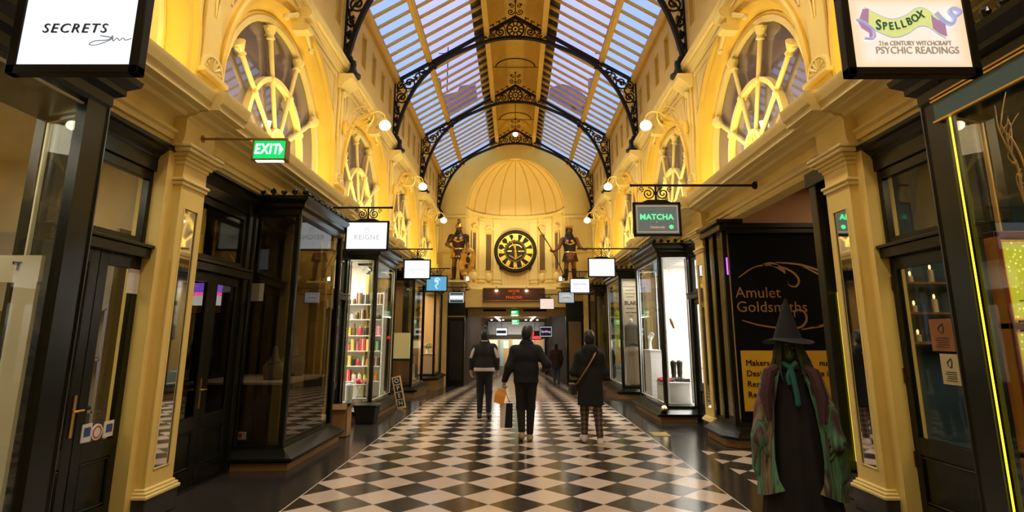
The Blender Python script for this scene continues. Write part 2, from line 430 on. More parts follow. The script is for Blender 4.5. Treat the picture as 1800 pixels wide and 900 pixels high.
# ------------------------------------------------------------------ wall lamps (globe on a long scrolled bracket from each pier)
for s in (-1, 1):
    for k in range(1, 5):
        c = pil(k); xg = 2.44; zg = 5.46
        t = thing('wall_lamp', (s*3.1, c, 5.3), 'white glass globe lamp on a gilt scrolled bracket, %s on the %s upper wall' % (ORD[k], SIDE[s]), 'wall lamp', 'globe lamps on the upper piers')
        b = MB(s); b.ell((xg, c, zg), (.105, .105, .09), 20, 12); b.build('globe', GLOBE, t)
        b = MB(s); b.tube(catmull([(3.16, c, 5.42), (3.0, c, 5.50), (2.80, c, 5.66), (2.60, c, 5.74), (2.47, c, 5.68), (2.44, c, 5.57)], 6), .013, 6); b.lathe([(.015, .10), (.05, .04), (.055, .02)], (xg, c, zg+.05), 12)
        b.build('arm', GOLDP, t)
        b = MB(s)
        b.tube([(2.86+.20*math.cos(a), c, 5.64+.20*math.sin(a)) for a in [2*PI*i/24 for i in range(24)]], .011, 6, closed=True)
        b.tube(spiral((2.86, c, 5.64), .15, 1.8, 'xz', 90, 26, 1), .009, 5); b.tube(spiral((3.04, c, 5.36), .10, 1.5, 'xz', 0, 20, -1), .010, 5); b.tube([(2.86, c, 5.84), (2.86, c, 5.93)], .008, 5); b.ell((2.86, c, 5.94), .02, 8, 5); b.build('scroll', GOLDP, t)
        b = MB(s); b.ell((3.18, c, 5.42), (.05, .09, .15), 10, 8); b.ell((3.14, c, 5.50), (.04, .06, .06), 8, 6); b.build('wall_plate', GOLDP, t)

# ------------------------------------------------------------------ pilasters with mirror panels
POSN = {1: 'nearest the photographer', 2: 'second in its row', 3: 'third in its row', 4: 'fourth in its row', 5: 'last of its row, by the end wall'}
for s in (-1, 1):
    for k in range(0, 6):
        p = pil(k); h = .21
        t = thing('pilaster', (s*3.35, p, fz(p)), 'cream mirrored pilaster along the %s shopfronts, %s' % (SIDE[s], POSN.get(k, 'beside the photographer')), 'pilaster', 'mirrored pilasters between shops')
        z0 = fz(p)
        b = MB(s); b.box(3.24, 3.6, p-h-.04, p+h+.04, z0, .19); b.build('base_block', STONE, t, bev=.012)
        b = MB(s)
        prof = [(3.23, .26), (3.23, .31), (3.25, .34), (3.28, .37), (3.28, .42)]
        for z_, (a, e, o) in zip((.26, .31, .36), ((.19, .225, .055), (.225, .25, .04), (.25, .275, .02))): b.box(3.28-o, 3.6, p-h-o, p+h+o, a, e)
        b.build('base_moulding', CREAM2, t, bev=.01)
        b = MB(s)                                            # shaft as a frame round the mirror
        b.box(3.298, 3.6, p-h, p+h, .26, 3.30)
        b.box(3.28, 3.30, p-h, p-.125, .26, 3.30); b.box(3.28, 3.30, p+.125, p+h, .26, 3.30)
        b.box(3.28, 3.30, p-.125, p+.125, .26, .42); b.box(3.28, 3.30, p-.125, p+.125, 2.84, 3.30)
        b.box(3.36, 3.62, p-h-.13, p+h+.13, .0, 3.42)
        b.build('shaft', CREAM, t, smooth=False)
        b = MB(s); b.box(3.288, 3.297, p-.12, p+.12, .42, 2.84); b.build('mirror', MIRROR, t, smooth=False)
        b = MB(s); b.tube([(3.28, p-.122, .42), (3.28, p+.122, .42), (3.28, p+.122, 2.84), (3.28, p-.122, 2.84)], .010, 6, closed=True); b.build('mirror_frame', CREAM2, t)
        b = MB(s)
        for o, a, e in ((.02, 3.06, 3.10), (.035, 3.10, 3.13), (.015, 3.27, 3.31), (.04, 3.31, 3.345), (.065, 3.345, 3.38), (.10, 3.38, 3.42), (.115, 3.42, 3.455)): b.box(3.28-o, 3.6, p-h-o, p+h+o, a, e)
        b.build('capital', CREAM2, t, bev=.008)
# ------------------------------------------------------------------ roof: ridge ceiling, skylights
XE, ZE, XR, ZR = 3.22, 8.62, .84, 10.06
SL = (ZR-ZE)/(XE-XR)
def zr(x): return ZE+(XE-x)*SL
b = MB()
pts = [(.82*math.sin(a), 10.0+.95*math.cos(a)) for a in [R(q) for q in range(-90, 91, 12)]]
b.prism(pts + [(.90, 11.1), (-.90, 11.1)], 'y', YB, YE); struct(b.build('ceiling', TIMB, ang=50))
for s in (-1, 1):
    tn += 1; b = MB(s); b.box(.74, .85, YB, YE, 9.86, 10.12); b.box(.72, .87, YB, YE, 9.82, 9.87); struct(b.build('trim_%d' % tn, TIMB, bev=.01))
    tn += 1; b = MB(s); x = 2.38; b.beam((x, YB, zr(x)-.06), (x, YE, zr(x)-.06), .15, .13); b.beam((x, YB, zr(x)-.135), (x, YE, zr(x)-.135), .08, .03); struct(b.build('trim_%d' % tn, TIMB))
    tn += 1; b = MB(s)                                    # boarded gutter beside the ridge, above the bars
    b.loft([[(.80, y, zr(.80)+.07), (1.16, y, zr(1.16)+.07), (1.16, y, zr(1.16)+.12), (.80, y, zr(.80)+.12)] for y in (YB, YE)]); struct(b.build('trim_%d' % tn, GREYB, smooth=False))
nb = 10
for s in (-1, 1):
    bar0 = None
    for k in range(-1, 5):
        y0 = pil(k) if k >= 0 else YB; y1 = pil(k+1) if k < 4 else YE; wn_ += 1
        t = struct(thing('window_%d' % wn_, (s*2.0, pil(k), 9.0)))
        b = MB(s)
        b.loft([[(XE, y, ZE+.03), (2.38, y, zr(2.38)+.03), (2.38, y, zr(2.38)+.042), (XE, y, ZE+.042)] for y in (y0, y1)]); b.build('lower_pane', FROST, t, smooth=False)
        b = MB(s)
        b.loft([[(2.38, y, zr(2.38)+.03), (.84, y, zr(.84)+.03), (.84, y, zr(.84)+.042), (2.38, y, zr(2.38)+.042)] for y in (y0, y1)]); b.build('upper_pane', FROST if k >= 4 else SKYGL, t, smooth=False)
        for i in range(nb):
            y = pil(k)+PITCH*(i+.5)/nb
            if bar0 is None:
                b = MB(s); b.beam((XE, y, ZE-.005), (.84, y, zr(.84)-.005), .055, .06); b.beam((XE, y, ZE-.04), (.84, y, zr(.84)-.04), .03, .02)
                bar0 = b.build('glazing_bar', TIMB, t, smooth=False); y00 = y; L00 = ORG[t.name].y
            else:
                o = bar0.copy(); COL.objects.link(o); o.parent = t; o.location = (0, y-y00-(ORG[t.name].y-L00), 0)
# slim arched tie rods across the ridge, between the trusses
for k in (2, 3, 4):
    y = (pil(k)+pil(k+1))/2-.1
    b = MB(); b.tube([(.62*math.cos(R(a)), y, 9.93+.30*math.sin(R(a))) for a in range(0, 181, 12)], .018, 6); b.tube([(-.74, y, 9.93), (.74, y, 9.93)], .011, 6)
    tag(b.build('arched_tie_rod', BLACK), 'thin black arched rod across the ridge ceiling, %s along the roof' % {2: 'nearest', 3: 'middle one', 4: 'farthest'}[k], 'tie rod', 'arched rods across the ridge')
# pendant lamps under the ridge
for y, zz, lab in ((11.4, 9.72, 'glowing pendant lamp under the ridge at the top edge of the view'), (21.9, 9.62, 'brown conical pendant lamp under the ridge before the domed end')):
    t = thing('pendant_lamp', (0, y, zz), lab, 'pendant lamp')
    MB().tube([(0, y, 10.96), (0, y, zz+.2)], .012, 6).build('rod', BLACK, t)
    b = MB(); b.lathe([(.03, .25), (.07, .22), (.10, .12), (.24, .0), (.23, -.01), (.09, .10), (.0, .15)], (0, y, zz), 20); b.build('shade', mat('copper_shade', (.22, .09, .04), .4, metal=.7), t)
    MB().ell((0, y, zz+.0), (.10, .10, .09), 14, 8).build('bulb', emis('pendant_glass', (1, .85, .6), 14 if y < 15 else 1.2), t)

# ------------------------------------------------------------------ cast iron roof trusses
def truss(k):
    Y = pil(k)
    t = thing('roof_truss', (0, Y, 6.5), 'black cast iron roof truss with scrolled spandrels, %s' % {0: 'overhead behind the photographer', 1: 'overhead just above the view', 2: 'the nearest, cut by the top edge', 3: 'the second one in view', 4: 'the third one in view', 5: 'the farthest, framing the half dome'}[k], 'roof truss', 'iron trusses across the roof')
    def zr2(x): return 8.42+(3.30-x)*.594
    A = catmull([(3.23, Y, 6.72), (3.17, Y, 7.1), (3.02, Y, 7.65), (2.78, Y, 8.2), (2.46, Y, 8.66), (2.12, Y, 8.99), (1.6, Y, 9.30), (.84, Y, 9.62), (.42, Y, 9.73), (0, Y, 9.76)], 5)
    for s in (-1, 1):
        b = MB(s); b.beam((3.30, Y, 8.42), (0, Y, zr2(0)), .09, .075); b.build('rafter', BLACK, t)
        b = MB(s); b.box(3.27, 3.34, Y-.045, Y+.045, 6.70, 8.44); b.build('leg', BLACK, t)
        b = MB(s); b.lathe([(.0, .30), (.05, .30), (.06, .22), (.05, .17), (.09, .06), (.15, .02), (.15, -.03), (.0, -.03)], (3.10, Y, 6.46), 14); b.tube([(3.10, Y, 6.68), (3.17, Y, 6.85)], .045, 6); b.ell((3.28, Y, 6.9), .05, 8, 5); b.build('foot', BLACK, t)
        # scrolls between leg, rafter and arch
        b = MB(s); r = .023
        for (x, z, q, tn_, a0, d) in ((3.10, 7.98, .17, 1.7, 200, 1), (2.90, 8.40, .20, 1.6, 20, -1), (2.55, 8.72, .15, 1.6, 160, 1), (3.13, 8.32, .11, 1.5, 90, -1), (3.20, 7.60, .09, 1.4, 250, 1), (3.20, 7.32, .065, 1.3, 70, -1), (2.30, 8.90, .10, 1.4, 190, -1), (3.22, 7.1, .05, 1.2, 250, 1)):
            b.tube(spiral((x, Y, z), q, tn_, 'xz', a0, 26, d), r, 5)
            b.ell((x, Y, z), .03, 8, 5)
            for i in range(3):
                a = R(a0+100*i); b.tube([(x+q*math.cos(a), Y, z+q*math.sin(a)), (x+1.25*q*math.cos(a+.35), Y, z+1.25*q*math.sin(a+.35)), (x+1.1*q*math.cos(a+.8), Y, z+1.1*q*math.sin(a+.8))], [.022, .032, .008], 5)
        b.tube(catmull([(3.25, Y, 7.0), (3.13, Y, 7.45), (3.24, Y, 7.8), (2.98, Y, 8.15), (3.05, Y, 8.36), (2.75, Y, 8.5), (2.72, Y, 8.66), (2.42, Y, 8.78), (2.2, Y, 8.98)], 5), .023, 5)
        b.build('scrollwork', BLACK, t)
    b = MB(); full = A + [(-x, y, z) for x, y, z in A[-2::-1]]
    n = len(full)
    rings = []
    for i, (x, y, z) in enumerate(full):
        p0 = Vector(full[max(i-1, 0)]); p1 = Vector(full[min(i+1, n-1)]); d = (p1-p0).normalized(); nn = Vector((-d.z, 0, d.x))
        w = .040
        rings.append([tuple(Vector((x, Y-.05, z))+nn*w), tuple(Vector((x, Y+.05, z))+nn*w), tuple(Vector((x, Y+.05, z))-nn*w), tuple(Vector((x, Y-.05, z))-nn*w)])
    b.loft(rings); b.build('arch_rib', BLACK, t)
    b = MB()                                              # wheel and scrolls at the crown
    for rr, w in ((.235, .026), (.10, .02)): b.tube([(rr*math.cos(a), Y, 10.02+rr*math.sin(a)) for a in [2*PI*i/28 for i in range(28)]], w, 6, closed=True)
    for i in range(10):
        a = 2*PI*i/10; b.tube([(.09*math.cos(a), Y, 10.02+.09*math.sin(a)), (.17*math.cos(a), Y, 10.02+.17*math.sin(a)), (.235*math.cos(a), Y, 10.02+.235*math.sin(a))], [.012, .024, .012], 5)
    b.ell((0, Y, 10.02), .035, 8, 5)
    for q in (-1, 1):
        b.tube(spiral((q*.42, Y, 9.93), .135, 1.7, 'xz', 90, 26, -q), .022, 5); b.tube(spiral((q*.66, Y, 9.83), .085, 1.5, 'xz', 270, 22, q), .019, 5); b.tube(spiral((q*.82, Y, 9.76), .05, 1.3, 'xz', 90, 18, -q), .012, 5)
        b.tube(catmull([(q*.25, Y, 9.8), (q*.33, Y, 10.1), (q*.55, Y, 9.92), (q*.62, Y, 9.72), (q*.9, Y, 9.78)], 5), .014, 5)
    b.build('crown_tracery', BLACK, t)
    b = MB(); za = zr2(0)
    b.tube([(0, Y, za), (0, Y, za+.50)], .014, 6); b.ell((0, Y, za+.50), .035, 8, 5)
    for q in (-1, 1):
        b.tube(spiral((q*.13, Y, za+.17), .10, 1.5, 'xz', 90+q*90, 22, q), .015, 5); b.tube(spiral((q*.09, Y, za+.36), .07, 1.4, 'xz', 90, 20, -q), .012, 5)
        b.ell((q*.16, Y, za+.40), (.035, .015, .035), 8, 5)
        for i in range(4):
            x = .26+.17*i; z = zr2(x)+.05
            b.tube([(q*x, Y, z), (q*(x+.03), Y, z+.07), (q*(x+.10), Y, z+.06), (q*(x+.11), Y, z+.02)], [.014, .02, .016, .006], 5); b.ell((q*(x+.02), Y, z+.09), .022, 6, 4)
    b.build('cresting', BLACK, t)
for k in range(0, 6): truss(k)

# ------------------------------------------------------------------ end wall with apse and half dome
AR, AD, AZ, AH = 2.16, 1.7, 7.0, 2.36
b = MB()
for q in (-1, 1):
    x0, x1 = sorted((q*AR, q*3.6)); b.box(x0, x1, YE, YE+.35, fz(YE)-.1, AZ)
pts = [(-3.6, AZ), (-AR, AZ)] + [(-AR*math.cos(R(a)), AZ+AH*math.sin(R(a))) for a in range(6, 180, 6)] + [(AR, AZ), (3.6, AZ), (3.6, 8.8), (.95, 10.3), (.95, 11.1), (-.95, 11.1), (-.95, 10.3), (-3.6, 8.8)]
b.prism(pts, 'y', YE, YE+.35)
W = struct(b.build('wall_end', CREAM, smooth=False))
b = MB(); b.box(-AR, AR, YE, YE+.35, 2.80, 3.56); b.build('lintel', CREAM, W)
def ap(a, r=1., z=0): return (AR*r*math.sin(a), YE+.0+AD*r*math.cos(a), z)
def aprow(r, z, n=36): return [ap(-PI/2+PI*i/n, r, z) for i in range(n+1)]
b = MB(); b.loft([aprow(1, 3.5), aprow(1, AZ)], close=False, cap=False)
b.loft([[(x*math.cos(e), YE+(y-YE)*math.cos(e), AZ+AH*math.sin(e)) for x, y, z in aprow(1, 0)] for e in [PI/2*i/14 for i in range(15)]], close=False, cap=False)
b.build('apse', mat('apse_cream', (.83, .61, .24), .55, var=.06, scale=2), W, ang=60)
b = MB()
for i in range(9):
    a = -PI/2+PI*(i+.5)/9
    b.tube([(AR*.995*math.sin(a)*math.cos(e), YE+AD*.995*math.cos(a)*math.cos(e), AZ+AH*.995*math.sin(e)) for e in [PI/2*j/14 for j in range(14)]], .03, 5)
b.build('dome_rib', GOLDP, W)
b = MB(); b.loft([[ap(a, r, z) for r, z in ((1, 6.90), (.95, 6.94), (.95, 6.99), (.93, 7.02), (.93, 7.06), (1, 7.09))] for a in [-PI/2+PI*i/36 for i in range(37)]]); b.build('dome_cornice', CREAM2, W)
b = MB(); b.loft([[ap(a, r, z) for r, z in ((1, 3.48), (.90, 3.52), (.88, 3.60), (.90, 3.66), (.93, 3.70), (.95, 3.84), (1, 3.88))] for a in [-PI/2+PI*i/36 for i in range(37)]]); b.build('apse_ledge', CREAM2, W)
b = MB()
for a in (-78, -47, -24, 24, 47, 78):
    a = R(a); w = .085
    b.loft([[ap(a-w, 1, z), ap(a-w, .955, z), ap(a+w, .955, z), ap(a+w, 1, z)] for z in (3.85, 6.9)])
    for z in (3.95, 4.1, 6.72): b.loft([[ap(a-w*1.25, 1, z+h), ap(a-w*1.25, .94, z+h), ap(a+w*1.25, .94, z+h), ap(a+w*1.25, 1, z+h)] for h in (0, .07)])
b.build('apse_pilaster', CREAM2, W)
b = MB()
for a in (-16, -8, 0, 8, 16):
    a = R(a); w = .012; b.loft([[ap(a-w, 1, z), ap(a-w, .975, z), ap(a+w, .975, z), ap(a+w, 1, z)] for z in (3.85, 4.75)])
b.build('apse_fluting', CREAM2, W)
for a in (-62, -36, 36, 62):
    a = R(a); wn_ += 1; w = .085; t = struct(thing('window_%d' % wn_, ap(a, .98, 4.5)))
    b = MB(); b.loft([[ap(a-w, .99, z), ap(a-w, .975, z), ap(a+w, .975, z), ap(a+w, .99, z)] for z in (4.55, 6.15)]); b.build('pane', mat('brown_leaded_pane', (.16, .10, .045), .25), t, smooth=False)
    b = MB(); b.tube([ap(a-w, .965, 4.5), ap(a+w, .965, 4.5), ap(a+w, .965, 6.2), ap(a-w, .965, 6.2)], .03, 6, closed=True); b.tube(catmull([ap(a-w*1.3, .95, 6.38), ap(a, .93, 6.5), ap(a+w*1.3, .95, 6.38)], 5), .045, 6); b.ell(ap(a, .96, 4.2), (.14, .05, .2), 8, 6); b.build('window_frame', CREAM2, t)
# flat niche panels either side of the apse
b = MB()
for q in (-1, 1):
    for z0, z1 in ((4.0, 5.1), (5.25, 6.6)):
        b.tube([(q*2.35, YE-.01, z0), (q*3.15, YE-.01, z0), (q*3.15, YE-.01, z1), (q*2.35, YE-.01, z1)], .02, 5, closed=True)
    b.tube([(q*3.3, YE-.03, 6.72), (q*2.14, YE-.03, 6.72)], .05, 6); b.tube([(q*3.3, YE-.02, 5.18), (q*2.3, YE-.02, 5.18)], .025, 6)
    x0, x1 = sorted((q*3.3, q*2.14)); b.box(x0, x1, YE-.10, YE, 3.34, 3.46)
b.build('wall_moulding', CREAM2, W)
# end pilasters facing the hall and the dark side door
for q in (-1, 1):
    tn += 1; x0, x1 = sorted((q*2.86, q*3.30)); struct(MB().box(x0, x1, YE-.14, YE, fz(YE)-.05, 3.4).build('trim_%d' % tn, CREAM, bev=.01))
for n_, q in ((1, -1), (12, 1)):
    t = struct(thing('door_%d' % n_, (q*2.48, YE, fz(YE))))
    x0, x1 = 2.12, 2.84
    MB(q).box(x0, x1, YE-.10, YE, fz(YE), 3.05).build('door_frame', DARK, t)
    MB(q).box(x0+.1, x1-.1, YE-.12, YE-.09, fz(YE)+.25, 2.2).build('pane', BOOTBLK if q < 0 else mat('ochre_pane', (.16, .10, .035), .3), t)
    MB(q).box(x0-.02, x1+.02, YE-.14, YE-.08, 2.38, 2.44).build('transom_bar', OCHRE if q < 0 else DARK, t)

# ------------------------------------------------------------------ clock
CGOLD = mat('gold_leaf', (.85, .52, .08), .35, metal=.6, emit=(1, .6, .08), estr=.0)
YC, ZC = 25.72, 5.40
t = thing('wall_clock', (0, YC, ZC-1), 'large round black and gold clock with roman numerals in the apse', 'clock')
b_ = MB().lathe([(.0, .12), (.98, .12), (.98, .0), (.93, -.05), (.84, -.05), (.82, .02), (.0, .02)], (0, YC, ZC), 48, 'y'); CASE = b_.build('case', BLACK, t)
b = MB(); b.tube([(.80*math.cos(a), YC-.0, ZC+.80*math.sin(a)) for a in [2*PI*i/48 for i in range(48)]], .018, 6, closed=True); b.tube([(.46*math.cos(a), YC, ZC+.46*math.sin(a)) for a in [2*PI*i/40 for i in range(40)]], .008, 5, closed=True); b.build('gilt_ring', CGOLD, t)
NUM = {1: 'I', 2: 'II', 3: 'III', 4: 'IIII', 5: 'V', 6: 'VI', 7: 'VII', 8: 'VIII', 9: 'IX', 10: 'X', 11: 'XI', 12: 'XII'}
for h, g in NUM.items():
    a = R(90-30*h); r = .64
    text(g, .36, (r*math.cos(a), YC-.012, ZC+r*math.sin(a)), CGOLD, CASE, 'numeral', rot=(PI/2, R(-(90-30*h)+90), 0), ext=.01, sx={1: 1.2, 2: 1.0, 3: .80, 4: .62, 5: .62, 6: .50, 7: .42, 8: .36}.get(h, .55), bold=.03)
b = MB()
for i in range(4):
    a = PI/2*i+PI/4*0; b.ell((.0, YC-.01, ZC), (.07, .015, .07), 10, 6)
b.tube([(-.36, YC-.01, ZC), (-.17, YC-.01, ZC)], .028, 6); b.tube([(.14, YC-.01, ZC), (.40, YC-.01, ZC)], .028, 6)
for q in (-1, 1):
    b.tube(catmull([(0, YC-.01, ZC+.30), (q*.14, YC-.01, ZC+.28), (q*.24, YC-.01, ZC+.22), (q*.30, YC-.01, ZC+.17)], 5), .03, 6)
    b.tube(catmull([(0, YC-.01, ZC-.38), (q*.10, YC-.01, ZC-.30), (q*.20, YC-.01, ZC-.24), (q*.28, YC-.01, ZC-.19)], 5), .026, 6)
b.build('gilt_ornament', CGOLD, t)
b = MB(); b.tube([(-.02, YC-.04, ZC+.30), (.0, YC-.04, ZC), (.02, YC-.04, ZC-.22), (.0, YC-.04, ZC-.40)], [.05, .035, .07, .01], 8); b.build('hour_hand', CGOLD, t)
b = MB(); b.tube([(.0, YC-.06, ZC+.05), (-.10, YC-.06, ZC+.28), (-.2, YC-.06, ZC+.50)], [.02, .022, .006], 6); b.build('minute_hand', CGOLD, t)
b = MB()
for q in (-1, 1): b.lathe([(.07, -.05), (.07, .25)], (q*.66, YC+.05, ZC-.74), 10, 'y')
b.build('bracket', BLACK, t)

# ------------------------------------------------------------------ sign over the passage
t = thing('fascia_sign', (-.07, YE-.06, 3.03), 'long maroon fascia sign with orange lettering over the passage entrance', 'sign')
MB().box(-1.37, 1.24, YE-.10, YE, 3.03, 3.61).build('panel', mat('maroon_panel', (.075, .022, .012), .3), t)
b = MB(); b.tube([(-1.34, YE-.11, 3.06), (1.21, YE-.11, 3.06), (1.21, YE-.11, 3.58), (-1.34, YE-.11, 3.58)], .022, 6, closed=True); b.build('frame', mat('dull_bronze', (.30, .16, .09), .4, metal=.5), t)
OR = mat('orange_letters', (.55, .09, .015), .4, emit=(1, .14, .02), estr=.5)
text('HOUSE', .15, (-.06, YE-.105, 3.47), OR, t, ext=.004); text('OF', .09, (-.06, YE-.105, 3.345), OR, t, ext=.004); text('MASONS', .17, (-.06, YE-.105, 3.20), OR, t, ext=.004, sp=1.05)
for x in (-.80, .47):
    l = thing('picture_light', (x, YE-.12, 3.5), 'small bright spotlight on the maroon fascia sign, %s of the lettering' % ('left' if x < 0 else 'right'), 'spotlight')
    MB().tube([(x, YE-.02, 3.64), (x, YE-.22, 3.66), (x, YE-.24, 3.60)], .012, 6).build('arm', BLACK, l)
    MB().lathe([(.05, .1), (.07, .02), (.065, .0), (.0, .01)], (x, YE-.24, 3.50), 12).build('shade', BRASS, l)
    MB().ell((x, YE-.24, 3.49), (.06, .06, .05), 10, 6).build('bulb', emis('hot_bulb', (1, .9, .7), 25), l)

# ------------------------------------------------------------------ passage beyond
y0, y1 = YE+.35, 40.
b = MB(); b.box(-2.5, -2.14, y0, y1, -1.2, 3.3); w = struct(b.build('wall_passage_left', mat('passage_brown', (.06, .030, .010), .85, var=.2), smooth=False))
b = MB(); b.box(2.3, 2.7, y0, y1, -1.2, 3.3); struct(b.build('wall_passage_right', mat('passage_dark', (.018, .012, .007), .85, var=.2), smooth=False))
b = MB(); b.box(-2.5, 2.7, y0-.3, y1, 2.80, 2.98); struct(b.build('ceiling', mat('passage_ceiling', (.30, .19, .07), .5), smooth=False))
tn += 1; b = MB(); b.box(-2.14, 2.3, 26.0, 26.5, 2.48, 2.80); w = struct(b.build('trim_%d' % tn, CREAM2))
b = MB(); b.box(-1.45, -.42, 25.98, 26.1, 2.70, 2.79); b.box(.36, 1.4, 25.98, 26.1, 2.70, 2.79); b.build('vent_slot', BLACK, w)
for x in (-1.02, 1.0):
    tag(MB().box(x-.05, x+.05, 27, 38, 2.58, 2.63).build('strip_light', LEDW), 'long white strip light on the passage ceiling, %s one' % ('left' if x < 0 else 'right'), 'strip light')
for i in range(5):
    x = -1.5+.72*i; tag(MB().lathe([(.06, 0), (.06, .03)], (x, 36.5, 2.59), 12).build('downlight', LEDW), 'small round downlight deep in the passage ceiling, %s from the left' % ['first', 'second', 'third', 'fourth', 'fifth'][i], 'downlight', 'downlights in the passage ceiling')
b = MB(); b.box(-2.5, 2.7, 40, 40.2, -1.3, 3.0); struct(b.build('wall_passage_end', GREYB, smooth=False))
t = thing('roller_shutter', (0, 39.9, 1.6), 'grey roller shutter across the far end of the passage', 'shutter')
b = MB()
for i in range(12): b.box(-1.9, 2.0, 39.85, 39.97, 1.72+.072*i, 1.72+.072*i+.055)
b.build('slats', mat('shutter_grey', (.20, .22, .26), .4, metal=.3), t, smooth=False); MB().box(-2.0, 2.1, 39.8, 39.98, 1.4, 1.7).build('bottom_bar', BLACK, t)
t = thing('lit_display', (0, 39.7, -.95), 'warmly lit shop display wall at the far end of the passage', 'shop display')
MB().box(-1.95, 2.0, 39.8, 39.95, -.95, 1.42).build('back_panel', mat('lit_tan_panel', (.46, .31, .16), .6, var=.25, scale=1.5), t)
b = MB()
for x in (-1.9, -1.15, -.35, .55, 1.25, 1.95): b.box(x-.04, x+.04, 39.72, 39.82, -.95, 1.42)
b.build('mullions', mat('grey_mullion', (.25, .27, .26), .4), t)
b = MB(); b.box(-1.9, 1.95, 39.6, 39.8, -.95, -.45); b.build('stall_riser', mat('grey_stall', (.20, .20, .19), .5), t)
for x, z in ((-.75, 1.05), (.1, 1.1), (.9, 1.05), (-1.5, 1.1)): MB().box(x-.28, x+.28, 39.76, 39.79, z-.25, z+.25).build('poster', mat('pale_poster', (.75, .62, .40), .5, emit=(1, .8, .45), estr=.6), t)
b = MB(); b.box(-1.05, -.80, 39.74, 39.78, -.4, 1.4); b.build('blue_banner', mat('pale_blue_banner', (.30, .42, .48), .5), t)
# ------------------------------------------------------------------ neighbouring roofs seen through the glass
BLD = mat('dusk_building', (.22, .18, .30), .8, var=.2, scale=.3)
for nm, pts, x, lab in (('rooftop_building', [(-13, 14), (-13, 21.5), (-6.7, 20.6), (-6.0, 21.6), (-4.9, 21.9), (-4.7, 22.4), (-3.4, 22.6), (-3.0, 14)], 0, 'dusky neighbouring building seen through the left side of the glass roof'),
                        ('rooftop_building', [(2.9, 14), (2.9, 22.2), (3.9, 22.6), (5.0, 22.3), (6.3, 21.2), (13, 20.8), (13, 14)], 0, 'dusky neighbouring building seen through the right side of the glass roof')):
    t = thing(nm, (pts[0][0], 45, 14), lab, 'building'); MB().prism(pts, 'y', 45, 52).build('wall', BLD, t, smooth=False)
    b = MB(); xs = [p[0] for p in pts]; c = sum(xs)/len(xs)
    for i in range(4): b.box(c-2+i*.9, c-1.6+i*.9, 44.95, 45.02, 19.5, 20.6)
    b.build('window_row', mat('dusk_window', (.06, .06, .1), .2), t)
    MB().box(c-.3, c+.3, 46, 46.8, 20, 23.6).build('chimney', BLD, t)
    b = MB(); b.tube([(c+1, 45.4, 22), (c+1, 45.4, 26.2)], .05, 5); b.tube([(c+.2, 45.4, 25.6), (c+2, 45.4, 25.6)], .04, 5); b.build('antenna', BLACK, t)
